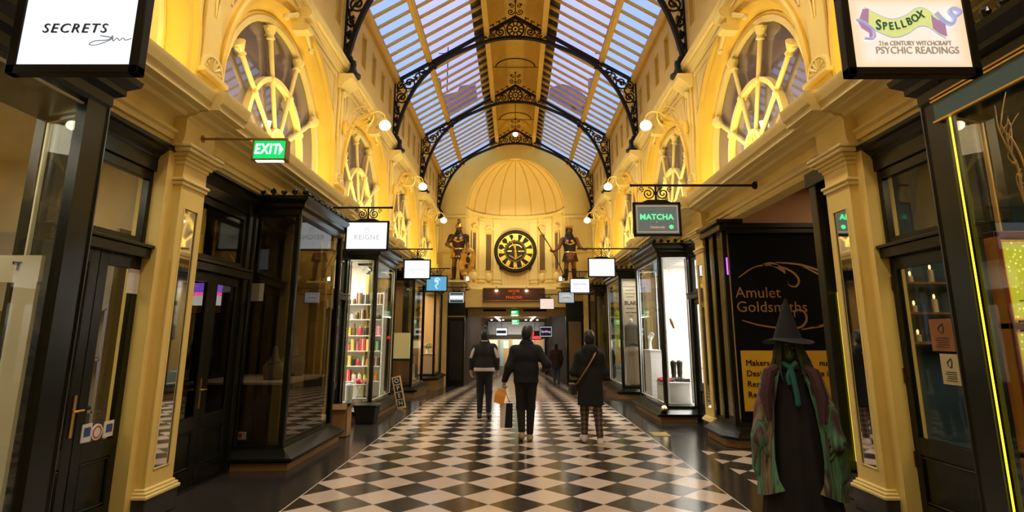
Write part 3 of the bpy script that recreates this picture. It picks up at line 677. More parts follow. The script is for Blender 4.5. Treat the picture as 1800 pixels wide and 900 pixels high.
# ------------------------------------------------------------------ shopfront modules
def offset_poly(o, tA, tB, tC, tD):
    return [(3.52, tA-o), (2.92-o, tB-o), (2.92-o, tC+o*.5), (3.52, tD+o*.3)]
def shop_window(s, p, d, label, tA=1.86, tB=1.90, tC=3.74, tD=4.02, gl=GLASS, frame=DARK, crest=True, trim=None):
    yc = p+d*(tB+tC)/2; zf = min(fz(yc), 0)
    t = thing('shop_window', (s*3.1, yc, zf), label, 'shop window', 'projecting bay windows of the shops')
    def m(): return MB(s, p, d)
    b = m(); b.prism(offset_poly(.15, tA, tB, tC, tD), 'z', zf-.15, .105); b.build('plinth', OCHRE, t, bev=.006)
    b = m(); A = offset_poly(.22, tA, tB, tC, tD); B = offset_poly(.04, tA, tB, tC, tD)
    b.loft([[(x, y, .10) for x, y in offset_poly(.20, tA, tB, tC, tD)], [(x, y, .125) for x, y in A], [(x, y, .15) for x, y in A], [(x, y, .235) for x, y in B], [(x, y, .28) for x, y in B]]); b.build('sill', frame, t, ang=20)
    P = [(3.50, tA), (2.92, tB), (2.92, tC), (3.50, tD)]
    for i in range(4):
        b = m(); x, y = P[i]; wide = .16 if (d < 0 and i == 1) else .035; b.box(x-.035, x+.035, y-.035, y+wide, .25, 3.25); b.tube([(x-.03, y-.035, .27), (x-.03, y-.035, 3.2)], .018, 6); b.build('post', frame, t)
    for i in range(3):
        b = m(); (x0, y0), (x1, y1) = P[i], P[i+1]; dx, dy = x1-x0, y1-y0; L_ = math.hypot(dx, dy); nx, ny = -dy/L_*.004, dx/L_*.004
        b.loft([[(x0+nx, y0+ny, z), (x1+nx, y1+ny, z), (x1-nx, y1-ny, z), (x0-nx, y0-ny, z)] for z in (.27, 3.2)]); pn = b.build('pane', gl, t, smooth=False)
        if trim:
            b = m(); q = .055/L_
            a = Vector((x0, y0, 0)).lerp(Vector((x1, y1, 0)), q*1.2); e = Vector((x0, y0, 0)).lerp(Vector((x1, y1, 0)), 1-q*1.2)
            b.tube([(a.x, a.y, .33), (e.x, e.y, .33), (e.x, e.y, 3.14), (a.x, a.y, 3.14)], .016, 6, closed=True); b.build('pane_beading', trim, pn)
    b = m(); b.loft([[(x, y, z) for x, y in offset_poly(o, tA, tB, tC, tD)] for o, z in ((.03, 3.17), (.05, 3.20), (.05, 3.27), (.10, 3.30), (.10, 3.34), (.16, 3.39), (.17, 3.43), (.05, 3.44))]); b.build('head_cornice', frame, t, ang=20)
    if crest:
        C = offset_poly(.10, tA, tB, tC, tD)
        for i in range(3):
            (x0, y0), (x1, y1) = C[i], C[i+1]; L_ = math.hypot(x1-x0, y1-y0); n = max(2, int(L_/.125)); b = m()
            for j in range(n+1):
                f = j/n; x, y = x0+(x1-x0)*f, y0+(y1-y0)*f; hh = 1 if j % 2 == 0 else .72
                ux, uy = (x1-x0)/L_, (y1-y0)/L_
                b.tube([(x, y, 3.43), (x, y, 3.43+.04*hh), (x, y, 3.43+.085*hh), (x, y, 3.43+.12*hh)], [.012, .016, .030, .004], 6)
                for q in (-1, 1): b.tube([(x, y, 3.455), (x+ux*q*.03, y+uy*q*.03, 3.48+.02*hh), (x+ux*q*.024, y+uy*q*.024, 3.50+.03*hh)], [.01, .016, .004], 5)
            b.tube([(x0, y0, 3.445), (x1, y1, 3.445)], .012, 5); b.build('cresting', frame, t)
    return t
dn_ = 1
def shop_door(s, p, d, t0, t1, leaves=2, gl=GLASS, xp=3.50, open_=False, hinge=False):
    global dn_; dn_ += 1
    yc = p+d*(t0+t1)/2
    t = struct(thing('door_%d' % dn_, (s*xp, yc, 0)))
    def m(): return MB(s, p, d)
    z0 = min(0, fz(yc))
    b = m(); b.box(xp-.05, xp+.06, t0, t0+.09, z0, 3.3); b.box(xp-.05, xp+.06, t1-.09, t1, z0, 3.3); b.box(xp-.045, xp+.055, t0+.09, t1-.09, 3.15, 3.3); b.box(xp-.09, xp+.055, t0+.002, t1-.002, 2.31, 2.40); b.box(xp-.12, xp+.02, t0, t1, 2.40, 2.43)
    b.box(xp-.02, xp+.05, t0+.09, t0+.17, 2.42, 3.15); b.box(xp-.02, xp+.05, t1-.17, t1-.09, 2.42, 3.15); b.box(xp-.018, xp+.048, t0+.17, t1-.17, 3.06, 3.15); b.box(xp-.018, xp+.048, t0+.17, t1-.17, 2.43, 2.50)
    b.prism([(xp+.1, 3.28), (xp-.05, 3.28), (xp-.06, 3.31), (xp-.10, 3.34), (xp-.13, 3.37), (xp-.17, 3.38), (xp-.17, 3.42), (xp+.1, 3.43)], 'y', t0-.05, t1+.05)
    b.box(xp-.04, xp+.1, t0, t1, z0, z0+.02); b.build('door_frame', DARK, t, bev=.006)
    b = m(); b.box(xp+.01, xp+.02, t0+.16, t1-.16, 2.49, 3.08); b.build('fanlight_pane', gl, t, smooth=False)
    w = (t1-t0-.18)/leaves
    for i in range(leaves):
        a, e = t0+.09+w*i+.004, t0+.09+w*(i+1)-.004; st = .10
        b = m(); b.box(xp-.01, xp+.04, a, a+st, .02, 2.31); b.box(xp-.01, xp+.04, e-st, e, .02, 2.31); b.box(xp-.01, xp+.04, a+st, e-st, 2.20, 2.31); b.box(xp-.01, xp+.04, a+st, e-st, .02, .20); b.box(xp-.01, xp+.04, a+st, e-st, .60, .74); b.box(xp+.005, xp+.03, a+st, e-st, .2, .6)
        for r_ in ((a+st+.01, e-st-.01, .22, .58),): b.tube([(xp, r_[0], r_[2]), (xp, r_[1], r_[2]), (xp, r_[1], r_[3]), (xp, r_[0], r_[3])], .014, 5, closed=True)
        b.tube([(xp, a+st, .74), (xp, e-st, .74), (xp, e-st, 2.20), (xp, a+st, 2.20)], .010, 5, closed=True)
        lf = b.build('door_leaf', DARK, t, bev=.004)
        b = m(); b.box(xp+.010, xp+.018, a+st-.01, e-st+.01, .73, 2.21); b.build('pane', gl, lf, smooth=False)
        if not hinge and i == (leaves-1 if d < 0 else 0):
            y = (a+.05) if (leaves == 1 or (d < 0)) else (e-.05)
            b = m(); b.box(xp-.022, xp-.008, y-.014, y+.014, .82, 1.14); b.tube([(xp-.02, y, 1.02), (xp-.06, y, 1.02)], .010, 6); b.tube([(xp-.06, y-.055, 1.02), (xp-.062, y, 1.022), (xp-.06, y+.055, 1.02)], .009, 6)
            b.build('handle', BRASS, lf)
        if hinge:
            b = m(); q = a+.01
            for z in (.5, 1.2, 2.02): b.box(xp-.03, xp-.005, q-.03, q+.03, z, z+.12)
            b.build('hinge', BRASS, lf)
    return t

def room(s, k, wallm, floorm, power, col, d=1, tstart=.0, back=5.6, zc=3.3, light=True, floorz=.0):
    y0, y1 = pil(k)+.0, pil(k+1)
    if k == 0: y0 = -2.5
    b = MB(s); b.box(back, back+.1, y0, y1, -.3, 3.42); b.box(3.62, back, y1-.02, y1-.001, -.3, 3.42); b.box(3.62, back, y0+.001, y0+.02, -.3, 3.42)
    b.box(3.6, back, y0, y1, 3.36, 3.42); struct(b.build('wall_'+SIDE[s], wallm, smooth=False))
    b = MB(s); b.box(3.52, back, y0, y1, -.3, .015); struct(b.build('floor', floorm, smooth=False))
    if power:
        la = bpy.data.lights.new('shop_light', 'AREA'); la.energy = power; la.color = col; la.shape = 'RECTANGLE'; la.size = 1.2; la.size_y = 3.0
        lo = bpy.data.objects.new('shop_light', la); COL.objects.link(lo); lo.location = (s*4.4, (y0+y1)/2 if k else 2.6, 3.32)
def winfloor(s, p, d, m, tA=1.86, tB=1.9, tC=3.74, tD=4.02, z=.26, x1=3.6):
    b = MB(s, p, d); b.prism([(x1, tA+.02), (2.95, tB+.03), (2.95, tC-.02), (x1, tD-.02)], 'z', z-.05, z); return struct(b.build('floor', m, smooth=False))
def winceil(s, p, d, m, tA=1.86, tB=1.9, tC=3.74, tD=4.02):
    b = MB(s, p, d); b.prism([(3.62, tA+.02), (2.95, tB+.03), (2.95, tC-.02), (3.62, tD-.02)], 'z', 3.2, 3.22); return struct(b.build('ceiling', m, smooth=False))

WW = (1, .93, .82); WARM = (1, .72, .40)
wallA = mat('cream_shop_wall', (.62, .50, .30), .6, var=.1); wallW = mat('white_shop_wall', (.80, .78, .76), .6, var=.04); wallD = mat('dark_shop_wall', (.035, .026, .020), .6, var=.3)
wallB = mat('deep_blue_wall', (.030, .075, .13), .6, var=.5, scale=3); wallO = mat('apricot_shop_wall', (.70, .46, .22), .6); wallY = mat('yellow_brown_shop_wall', (.40, .27, .10), .6, var=.2)
flD = mat('dark_shop_floor', (.05, .04, .03), .3); flW = mat('pale_shop_floor', (.55, .50, .44), .35); flWood = mat('wood_shop_floor', (.22, .12, .05), .3, var=.3)
room(-1, 0, wallA, flWood, 55, (1, .88, .66), back=5.8); room(-1, 1, wallD, flD, 3, WARM); room(-1, 2, wallW, flW, 150, (1, .90, .70)); room(-1, 3, wallY, flWood, 26, WARM); room(-1, 4, wallO, flWood, 95, (1, .80, .52))
room(1, 0, wallB, flWood, 45, WARM, back=5.8); room(1, 2, wallW, flW, 190, (1, .95, .92)); room(1, 3, wallY, flW, 60, (1, .90, .75)); room(1, 4, wallY, flWood, 22, WARM)
# left side
shop_window(-1, pil(1), -1, 'big shop window of the left shop nearest the photographer, under the large white sign', tA=1.62, tB=1.86, frame=DARK, trim=mat('pale_bead', (.55, .50, .33), .5))
shop_door(-1, pil(1), -1, .22, 1.52)
shop_window(-1, pil(1), 1, 'dark reflecting bay window with black cresting, second on the left', gl=GLASSD)
shop_door(-1, pil(1), 1, .22, 1.72, gl=GLASSD)
shop_window(-1, pil(2), 1, 'brightly lit bay window full of shelves, third on the left', tA=1.80, tB=1.84, tC=3.70, trim=mat('pale_bead', (.55, .50, .33), .5))
shop_door(-1, pil(2), 1, .22, 1.66)
shop_window(-1, pil(3), 1, 'dim bay window behind the leaning letter board, fourth on the left'); shop_door(-1, pil(3), 1, .22, 1.66, gl=GLASSD)
shop_window(-1, pil(4), 1, 'apricot lit bay window by the end wall on the left'); shop_door(-1, pil(4), 1, .22, 1.66)
# right side
LEDY = mat('yellow_led_line', (.3, .25, .02), .4, emit=(1, .80, .03), estr=1.8); SPF = dict(tA=1.62, tB=1.86, trim=mat('gilded_bead', (.45, .26, .06), .4))
shop_window(1, pil(1), -1, 'big shop window outlined in yellow light, nearest on the right', **SPF)
yl = pil(1)-1.86-.178
tag(MB().tube([(2.90, yl, .3), (2.90, yl, 3.17)], .006, 6).build('light_line', LEDY), 'vertical yellow light line up the corner post of the nearest right window', 'light strip')
shop_door(1, pil(1), -1, .22, 1.52, leaves=1, gl=GLASS, hinge=True)
shop_window(1, pil(2), 1, 'bright white bay window with boots and red shoes on the right', tA=1.40, tB=1.44, tC=3.60, tD=3.9, trim=mat('white_bead', (.75, .78, .80), .4))
shop_door(1, pil(2), 1, .22, 1.30, leaves=2)
shop_window(1, pil(3), 1, 'bay window with a printed banner and a clothed mannequin on the right', tA=1.40, tB=1.44, tC=3.60, tD=3.9, trim=mat('white_bead', (.75, .78, .80), .4)); shop_door(1, pil(3), 1, .22, 1.30, leaves=2, gl=GLASSD)
shop_window(1, pil(4), 1, 'dark bay window nearest the end wall on the right', gl=GLASSD); shop_door(1, pil(4), 1, .22, 1.66, gl=GLASSD)
winfloor(-1, pil(1), -1, flWood, 1.64, z=.25); winfloor(-1, pil(1), 1, flD); winfloor(-1, pil(2), 1, wallW, 1.8, 1.84, 3.7); winfloor(-1, pil(3), 1, flWood); winfloor(-1, pil(4), 1, wallO)
winfloor(1, pil(1), -1, flWood, 1.64); winfloor(1, pil(2), 1, wallW, 1.40, 1.44, 3.6, 3.9); winfloor(1, pil(3), 1, wallW, 1.40, 1.44, 3.6, 3.9); winfloor(1, pil(4), 1, flWood)
cM = {(-1, 1, -1): wallY, (-1, 1, 1): wallD, (-1, 2, 1): wallW, (-1, 3, 1): wallD, (-1, 4, 1): wallO, (1, 1, -1): wallY, (1, 2, 1): wallW, (1, 3, 1): wallY, (1, 4, 1): wallD}
for (s, k, d), m_ in cM.items():
    if s == 1 and k in (2, 3): winceil(s, pil(k), d, m_, 1.40, 1.44, 3.6, 3.9)
    else: winceil(s, pil(k), d, m_)

# fill lights added in the window heads to brighten the displays
for s, k, d, e, col, tm in ((-1, 1, -1, 22, (1, .90, .68), 2.4), (-1, 2, 1, 38, (1, .90, .66), 2.8), (-1, 3, 1, 4, WARM, 2.8), (-1, 1, 1, 4.5, (1, .88, .66), 2.6), (-1, 4, 1, 60, (1, .80, .50), 2.8), (1, 2, 1, 14, (1, .96, .94), 2.5), (1, 3, 1, 24, (1, .93, .8), 2.2), (1, 1, -1, 26, (1, .80, .5), 2.5)):
    la = bpy.data.lights.new('window_lamp', 'AREA'); la.energy = e; la.color = col; la.shape = 'RECTANGLE'; la.size = .3; la.size_y = 1.4
    lo = bpy.data.objects.new('window_lamp', la); COL.objects.link(lo); lo.location = (s*3.25, pil(k)+d*tm, 3.17)
la = bpy.data.lights.new('window_lamp', 'AREA'); la.energy = 7; la.color = (1, .93, .8); la.size = .3; lo = bpy.data.objects.new('window_lamp', la); COL.objects.link(lo); lo.location = (3.25, 16.08, 3.15); lo.rotation_euler = (R(25), 0, 0)  # extra fill added to brighten the banner
b = MB(-1); b.box(3.0, 3.58, pil(4)+3.76, pil(4)+3.84, .27, 3.19); struct(b.build('wall_left', wallO, smooth=False))
# painted band with gilt lines over the nearest right window
t = thing('fascia_band', (2.8, 2.6, 3.15), 'teal painted band with gilt lines over the nearest right shop window', 'fascia'); MB(1).box(2.86, 2.90, 1.9, 3.66, 3.03, 3.17).build('band', mat('teal_band', (.05, .11, .11), .5), t)
for z in (3.02, 3.165, 3.19): MB(1).box(2.85, 2.87, 1.9, 3.67, z, z+.012).build('gilt_line', mat('gilt_line', (.70, .42, .07), .35, metal=.5), t)

# dividing shop wall bits between window end and next pilaster
for s in (-1, 1):
    for k in range(1, 5):
        if s == 1 and k == 1: continue
        b = MB(s); b.box(3.46, 3.60, pil(k)+3.86, pil(k)+4.3, fz(pil(k)+4), 3.42); struct(b.build('wall_'+SIDE[s], DARK, smooth=False))

# ------------------------------------------------------------------ right side passage with the goldsmith's hoarding
w = MB(); w.box(3.5, 9.5, 9.0, 9.2, -.1, 4.2); struct(w.build('wall_side_passage', mat('salmon_wall', (.50, .27, .12), .6, var=.1), smooth=False))
w = MB(); w.box(3.62, 9.5, 5.84, 9.2, 4.05, 4.2); struct(w.build('ceiling', mat('salmon_ceiling', (.50, .30, .14), .6), smooth=False))
w = MB(); w.box(9.3, 9.5, 5.84, 9.2, -.1, 4.2); w.box(3.65, 9.5, 5.66, 5.83, -.1, 4.2); struct(w.build('wall_side_passage', DIMWALL, smooth=False))
HB = mat('hoarding_black', (.004, .004, .004), .8, spec=.08); HY = mat('hoarding_yellow', (.62, .36, .02), .5, var=.08); HG = mat('hoarding_bronze_lettering', (.30, .16, .035), .5)
t = thing('hoarding', (5.0, 8.95, 0), 'black and yellow goldsmith hoarding with bronze lettering behind the witch figure', 'hoarding')
MB().box(3.40, 7.2, 8.93, 8.99, .0, 3.28).build('black_panel', HB, t); PANEL[t.name] = bpy.context.scene.objects[-1] if False else [c for c in t.children if c.name.startswith('black_panel')][0]; b = MB(); b.box(3.3, 7.3, 8.84, 8.99, 3.28, 3.36); b.box(3.34, 7.2, 8.87, 8.99, 3.20, 3.28); b.build('head_cornice', DARK, t, bev=.01)
MB().box(3.44, 7.1, 8.915, 8.93, .50, 1.385).build('yellow_panel', HY, t)
text('Amulet', .235, (3.43, 8.925, 2.26), HG, t, align='LEFT', sp=1.02); text('Goldsmiths', .235, (3.43, 8.925, 2.04), HG, t, align='LEFT', sp=1.02)
for i, L_ in enumerate(('Makers in Gold, Platinum', 'Designers of unique in', 'Restoration', 'Registered')):
    pass
for i, (a, e) in enumerate((('Makers', 'num'), ('Desig', 'e in'), ('Resto', ''), ('Reg', ''))):
    z = 1.20-.155*i
    text(a, .125, (3.50, 8.91, z), HB, t, align='LEFT')
    if e: text(e, .125, (4.62, 8.91, z), HB, t, align='LEFT')
b = MB(); Y = 8.92
def ribbon(P, w0, w1, n=6):
    P = catmull(P, n); m = len(P); rings = []
    for i in range(m):
        p0, p1 = Vector(P[max(i-1, 0)]), Vector(P[min(i+1, m-1)]); dd = (p1-p0).normalized(); nn = Vector((-dd.z, 0, dd.x)); f = i/(m-1)
        w_ = (w0+(w1-w0)*f)*math.sin(PI*min(1, .12+f*.95))**.6
        p = Vector(P[i]); rings.append([tuple(p+nn*w_), tuple(p-nn*w_), tuple(p-nn*w_+Vector((0, .006, 0))), tuple(p+nn*w_+Vector((0, .006, 0)))])
    b.loft(rings)
ribbon([(3.50, Y, 2.50), (3.75, Y, 2.66), (4.0, Y, 2.70), (4.2, Y, 2.66), (4.36, Y, 2.58), (4.44, Y, 2.46), (4.38, Y, 2.36), (4.27, Y, 2.39), (4.29, Y, 2.47)], .012, .022)
ribbon([(3.9, Y, 2.70), (4.05, Y, 2.71), (4.2, Y, 2.62), (4.24, Y, 2.55)], .03, .035)
ribbon([(4.1, Y, 2.74), (4.5, Y, 2.70), (4.9, Y, 2.56), (5.2, Y, 2.42)], .014, .02); ribbon([(4.5, Y, 2.69), (4.9, Y, 2.48), (5.2, Y, 2.32)], .012, .02)
ribbon([(3.5, Y, 1.84), (3.8, Y, 1.76), (4.15, Y, 1.72), (4.4, Y, 1.74), (4.5, Y, 1.86), (4.46, Y, 1.98), (4.34, Y, 1.99), (4.32, Y, 1.90), (4.38, Y, 1.88)], .014, .02)
ribbon([(4.4, Y, 1.70), (4.8, Y, 1.78), (5.2, Y, 1.98)], .012, .025); ribbon([(4.6, Y, 1.74), (4.9, Y, 1.80), (5.2, Y, 1.88)], .010, .02)
b.build('scroll_ornament', HG, t)
# corner showcase between the hoarding and the second pilaster
t = thing('corner_showcase', (3.36, 9.3, 0), 'narrow glazed corner showcase between the goldsmith hoarding and the cream pilaster', 'showcase')
b = MB(); b.prism([(3.60, 9.84), (3.14, 9.80), (3.12, 8.95), (3.26, 8.74), (3.60, 8.74)], 'z', 0, .12); b.build('plinth', OCHRE, t, bev=.01)
b = MB()
O = [(3.6, 9.84), (3.08, 9.8), (3.06, 8.93), (3.22, 8.68), (3.6, 8.68)]; I = [(3.6, 9.84), (3.30, 9.8), (3.30, 9.0), (3.36, 8.92), (3.6, 8.92)]
b.loft([[(x, y, .12) for x, y in O], [(x, y, .16) for x, y in O], [(x, y, .27) for x, y in I], [(x, y, .34) for x, y in I]]); b.build('sill', DARK, t, ang=20)
for x, y in ((3.33, 9.80), (3.33, 9.42), (3.33, 8.99)):
    b = MB(); b.box(x-.035, x+.035, y-.035, y+.035, .3, 3.3); b.build('post', DARK, t)
b = MB(); b.box(3.325, 3.333, 8.99, 9.80, .3, 3.25); b.build('pane', GLASS, t, smooth=False)
b = MB(); b.box(3.50, 3.56, 8.99, 9.83, .3, 3.25); b.build('back_panel', wallY, t)
b = MB(); b.box(3.24, 3.6, 8.88, 9.86, 3.25, 3.42); b.box(3.18, 3.6, 8.82, 9.86, 3.36, 3.42); b.build('head_cornice', DARK, t, bev=.01)
b = MB(); b.tube([(3.345, 8.95, 2.55), (3.345, 8.95, 2.82)], .010, 6); b.build('violet_light', emis('violet_led', (.30, .04, 1.0), 5), t)
# near corner showcase on the passage, beside the nearest right pilaster
t = thing('corner_showcase', (3.42, 6.05, 0), 'narrow showcase with a dark corner post and yellow light line, beside the nearest right pilaster', 'showcase')
b = MB(); b.box(3.36, 3.62, 5.84, 6.28, 0, .26); b.build('plinth', DARK, t, bev=.01)
b = MB(); b.box(3.34, 3.46, 6.14, 6.28, .26, 3.30); b.build('post', DARK, t, bev=.01)
b = MB(); b.box(3.41, 3.418, 5.84, 6.15, .26, 3.25); b.build('pane', GLASS, t, smooth=False)
b = MB(); b.box(3.60, 3.64, 5.84, 6.28, .26, 3.25); b.build('back_panel', wallY, t)
b = MB(); b.box(3.32, 3.62, 5.84, 6.32, 3.25, 3.42); b.build('head_cornice', DARK, t, bev=.01)
b = MB(); b.tube([(3.45, 5.86, 2.06), (3.45, 6.125, 2.06), (3.45, 6.125, .36), (3.45, 5.86, .36)], .007, 6); b.build('light_line', LEDY, t)
b = MB(); b.box(3.45, 3.6, 5.88, 6.1, .27, .44); b.build('yellow_box', mat('yellow_gloss', (.7, .5, .02), .3, emit=(1, .75, .03), estr=.4), t)

# ------------------------------------------------------------------ unseen wall added behind the camera to shut out sky light
b = MB(); b.box(-6.2, 6.2, YB-.3, YB, -.2, 10.6); struct(b.build('wall_rear', CREAM, smooth=False))
# ------------------------------------------------------------------ hanging signs
def hanging_sign(s, Y, x0, x1, z0, z1, rodz, label, panel, fr=.03, group='illuminated signs hung from iron rods', xend=None, rod=True, depth=.03, xw=3.30):
    t = thing('hanging_sign', (s*(x0+x1)/2, Y, z0), label, 'hanging sign', group)
    def m(): return MB(s)
    b = m(); d = depth
    b.box(x0, x1, Y-d, Y+d, z0, z0+fr); b.box(x0, x1, Y-d, Y+d, z1-fr, z1); b.box(x0, x0+fr, Y-d, Y+d, z0, z1); b.box(x1-fr, x1, Y-d, Y+d, z0, z1); b.build('frame', BLACK, t, bev=.005)
    PANEL[t.name] = m().box(x0+fr*.8, x1-fr*.8, Y-d+.008, Y+d-.008, z0+fr*.8, z1-fr*.8).build('panel', panel, t, smooth=False)
    if rod:
        xe = xend if xend else min(x0, x1)
        b = m(); b.tube([(xw, Y, rodz), (xe, Y, rodz)], .017, 8); b.ell((xe, Y, rodz), .022, 8, 5); b.build('rod', BLACK, t)
        b = m(); b.lathe([(.0, 0), (.055, 0), (.055, -.025), (.03, -.05), (.0, -.05)], (xw, Y, rodz), 14, 'x'); b.build('rosette', BLACK, t)
        b = m(); c = (x0+x1)/2; h = rodz-z1; b.box(c-.012, c+.012, Y-.012, Y+.012, z1, rodz)
        b.prism([(c-.20, z1), (c+.20, z1), (c+.12, z1+.035), (c-.12, z1+.035)], 'y', Y-.03, Y+.03)
        for q in (-1, 1):
            b.tube(spiral((c+q*.10, Y, z1+h*.52), h*.36, 1.9, 'xz', 90, 28, q), .009, 5); b.tube(spiral((c+q*.20, Y, z1+h*.78), h*.16, 1.3, 'xz', 270, 16, -q), .007, 5)
        b.build('scroll_hanger', BLACK, t)
    return t
INK = mat('dark_sign_ink', (.03, .03, .035), .5); INKL = mat('pale_sign_ink', (.42, .44, .48), .5, emit=(.7, .75, .8), estr=.45)
# SECRETS
Y = 2.74
t = hanging_sign(-1, Y, 1.945, 2.63, 2.925, 3.46, 3.72, 'large white lightbox sign with slanted dark capitals at the top left corner', SIGNW, fr=.05)
text('SECRETS', .074, (-2.305, Y-.027, 3.175), INK, t, shear=.18, sp=1.24)
b = MB(); yy = Y-.027
b.tube(catmull([(-2.105, yy, 3.125), (-2.165, yy, 3.135), (-2.10, yy, 3.12), (-2.17, yy, 3.085), (-2.215, yy, 3.085), (-2.19, yy, 3.105), (-2.12, yy, 3.112), (-2.10, yy, 3.135), (-2.095, yy, 3.105), (-2.075, yy, 3.122), (-2.062, yy, 3.108), (-2.045, yy, 3.122), (-2.03, yy, 3.11), (-2.0, yy, 3.12)], 5), .0022, 4); b.build('script_flourish', INK, t)
# SPELLBOX
PARCH = mat('parchment_lightbox', (.5, .45, .35), .5, emit=(1, .86, .66), estr=.74)
def warm_edges(m):                                        # parchment print browned towards its edges
    nt = m.node_tree; b_ = nt.nodes['Principled BSDF']; tc = nd(nt, 'ShaderNodeTexCoord'); sp = nd(nt, 'ShaderNodeSeparateXYZ'); nt.links.new(tc.outputs['Generated'], sp.inputs[0]); o = []
    for ax_ in (0, 2):
        a = nd(nt, 'ShaderNodeMath', operation='SUBTRACT'); nt.links.new(sp.outputs[ax_], a.inputs[0]); a.inputs[1].default_value = .5; c = nd(nt, 'ShaderNodeMath', operation='ABSOLUTE'); nt.links.new(a.outputs[0], c.inputs[0]); o.append(c)
    mx = nd(nt, 'ShaderNodeMath', operation='MAXIMUM'); nt.links.new(o[0].outputs[0], mx.inputs[0]); nt.links.new(o[1].outputs[0], mx.inputs[1])
    cr = nd(nt, 'ShaderNodeValToRGB'); cr.color_ramp.elements[0].position = .36; cr.color_ramp.elements[0].color = (.98, .88, .76, 1); cr.color_ramp.elements[1].position = .5; cr.color_ramp.elements[1].color = (1, .66, .36, 1)
    nt.links.new(mx.outputs[0], cr.inputs[0]); nt.links.new(cr.outputs[0], b_.inputs['Emission Color'])
warm_edges(PARCH)
Y = 2.74
t = hanging_sign(1, Y, 1.715, 2.405, 2.915, 3.40, 3.70, 'large parchment lightbox sign with a yellow ribbon at the top right corner', PARCH, fr=.045)
def band(P, w, y, m_, name, w1=None):
    b = MB(); P = catmull(P, 8); n = len(P); rings = []
    for i in range(n):
        f = i/(n-1); ww = w if w1 is None else w+(w1-w)*f; x, _, z = P[i]
        rings.append([(x, y, z+ww), (x, y, z-ww), (x, y+.003, z-ww), (x, y+.003, z+ww)])
    b.loft(rings); return b.build(name, m_, t)
RIB = mat('ribbon_yellow', (.70, .78, .25), .5, emit=(.80, .90, .35), estr=.55); MAU = mat('ribbon_mauve', (.45, .25, .45), .5, emit=(.6, .35, .6), estr=.4); LIL = mat('ribbon_lilac_edge', (.45, .48, .75), .5, emit=(.5, .55, .85), estr=.5); TEAL = mat('teal_letters', (.08, .32, .35), .5)
y = Y-.027
def SX(u): return 1.755+.61*u
def SZ(v): return 2.955+.405*v
def SP(L, yy): return [(SX(u), yy, SZ(v)) for u, v in L]
pts = SP([(.14, .72), (.24, .62), (.36, .55), (.48, .60), (.58, .70), (.66, .70), (.74, .60), (.80, .54)], 0)
band(pts, .056, y, LIL, 'ribbon_edge'); band(pts, .050, y-.002, RIB, 'ribbon'); band(SP([(.70, .64), (.75, .57), (.81, .53)], 0), .040, y-.004, MAU, 'ribbon_shadow')
for q in ([(.12, .82), (.17, .82), (.15, .60), (.08, .68)], [(.055, .68), (.10, .66), (.20, .50), (.20, .42), (.14, .38), (.15, .48), (.09, .55)]):
    b = MB(); b.prism([(SX(u), SZ(v)) for u, v in q], 'y', y-.006, y); b.build('ribbon_tail', MAU, t)
for P_, r_ in (([(.05, .66), (.11, .62), (.18, .52), (.17, .40), (.10, .40)], .008), ([(.74, .76), (.80, .64), (.86, .60), (.89, .68), (.86, .78), (.90, .82), (.95, .77), (.90, .70)], .012)):
    b = MB(); b.tube(catmull(SP(P_, y-.006), 5), r_, 5); b.build('ribbon_curl', LIL, t)
for i, ch in enumerate('SPELLBOX'):
    f = i/7; v = .585+.15*(f**1.5)-.05*math.sin(PI*f)
    text(ch, .060 if i else .082, (SX(.235+.375*f), y-.004, SZ(v)), TEAL, t, rot=(PI/2, R(4-26*f*(1 if f < .8 else .6)), 0), sx=.82, bold=.0008)
INKB = mat('sepia_ink', (.30, .24, .17), .5, emit=(.6, .5, .36), estr=.35)
text('21st CENTURY WITCHCRAFT', .036, (SX(.53), Y-.027, SZ(.335)), INKB, t, sx=.80); text('PSYCHIC READINGS', .056, (SX(.54), Y-.027, SZ(.235)), INKB, t, sx=.86)
# REIGNE
Y = 9.3
t = hanging_sign(-1, Y, 2.10, 2.82, 2.98, 3.48, 3.71, 'white lightbox sign with faint grey capitals above the left bay windows', SIGNW, xend=2.07)
text('REIGNE', .115, (-2.46, Y-.027, 3.20), INKL, t, sp=1.12); b = MB(); b.tube([(-2.46+.035*math.cos(a), Y-.027, 3.315+.03*math.sin(a)) for a in [2*PI*i/16 for i in range(16)]], .004, 4, closed=True); b.tube([(-2.50, Y-.027, 3.345), (-2.48, Y-.027, 3.37), (-2.46, Y-.027, 3.35), (-2.44, Y-.027, 3.37), (-2.42, Y-.027, 3.345)], .004, 4); b.build('crown_mark', INKL, t)
# MATCHA
Y = 7.62
GB = mat('grey_green_board', (.10, .13, .13), .5, emit=(.30, .38, .36), estr=.22); NEON = emis('green_neon', (.10, 1, .25), 1.5); PEACH = mat('peach_line', (.5, .3, .2), .5, emit=(1, .55, .35), estr=.5)
t = hanging_sign(1, Y, 1.61, 2.26, 2.93, 3.40, 3.645, 'dark framed sign with green neon lettering above the right side passage', GB, fr=.032, xend=1.60, xw=3.33)
text('MATCHA', .105, (1.925, Y-.027, 3.19), NEON, t, sp=1.08, bold=.0015); text('Oedoroki', .05, (1.93, Y-.027, 3.05), PEACH, t); text('+', .045, (1.925, Y-.027, 3.12), PEACH, t)
b = MB(); b.tube([(1.66, Y-.027, 2.985), (2.21, Y-.027, 2.985), (2.21, Y-.027, 3.345), (1.66, Y-.027, 3.345)], .006, 4, closed=True); b.build('peach_border', PEACH, t); MB().lathe([(.028, -.004), (.028, .0)], (2.12, Y-.027, 3.055), 14, 'y').build('green_roundel', NEON, t)
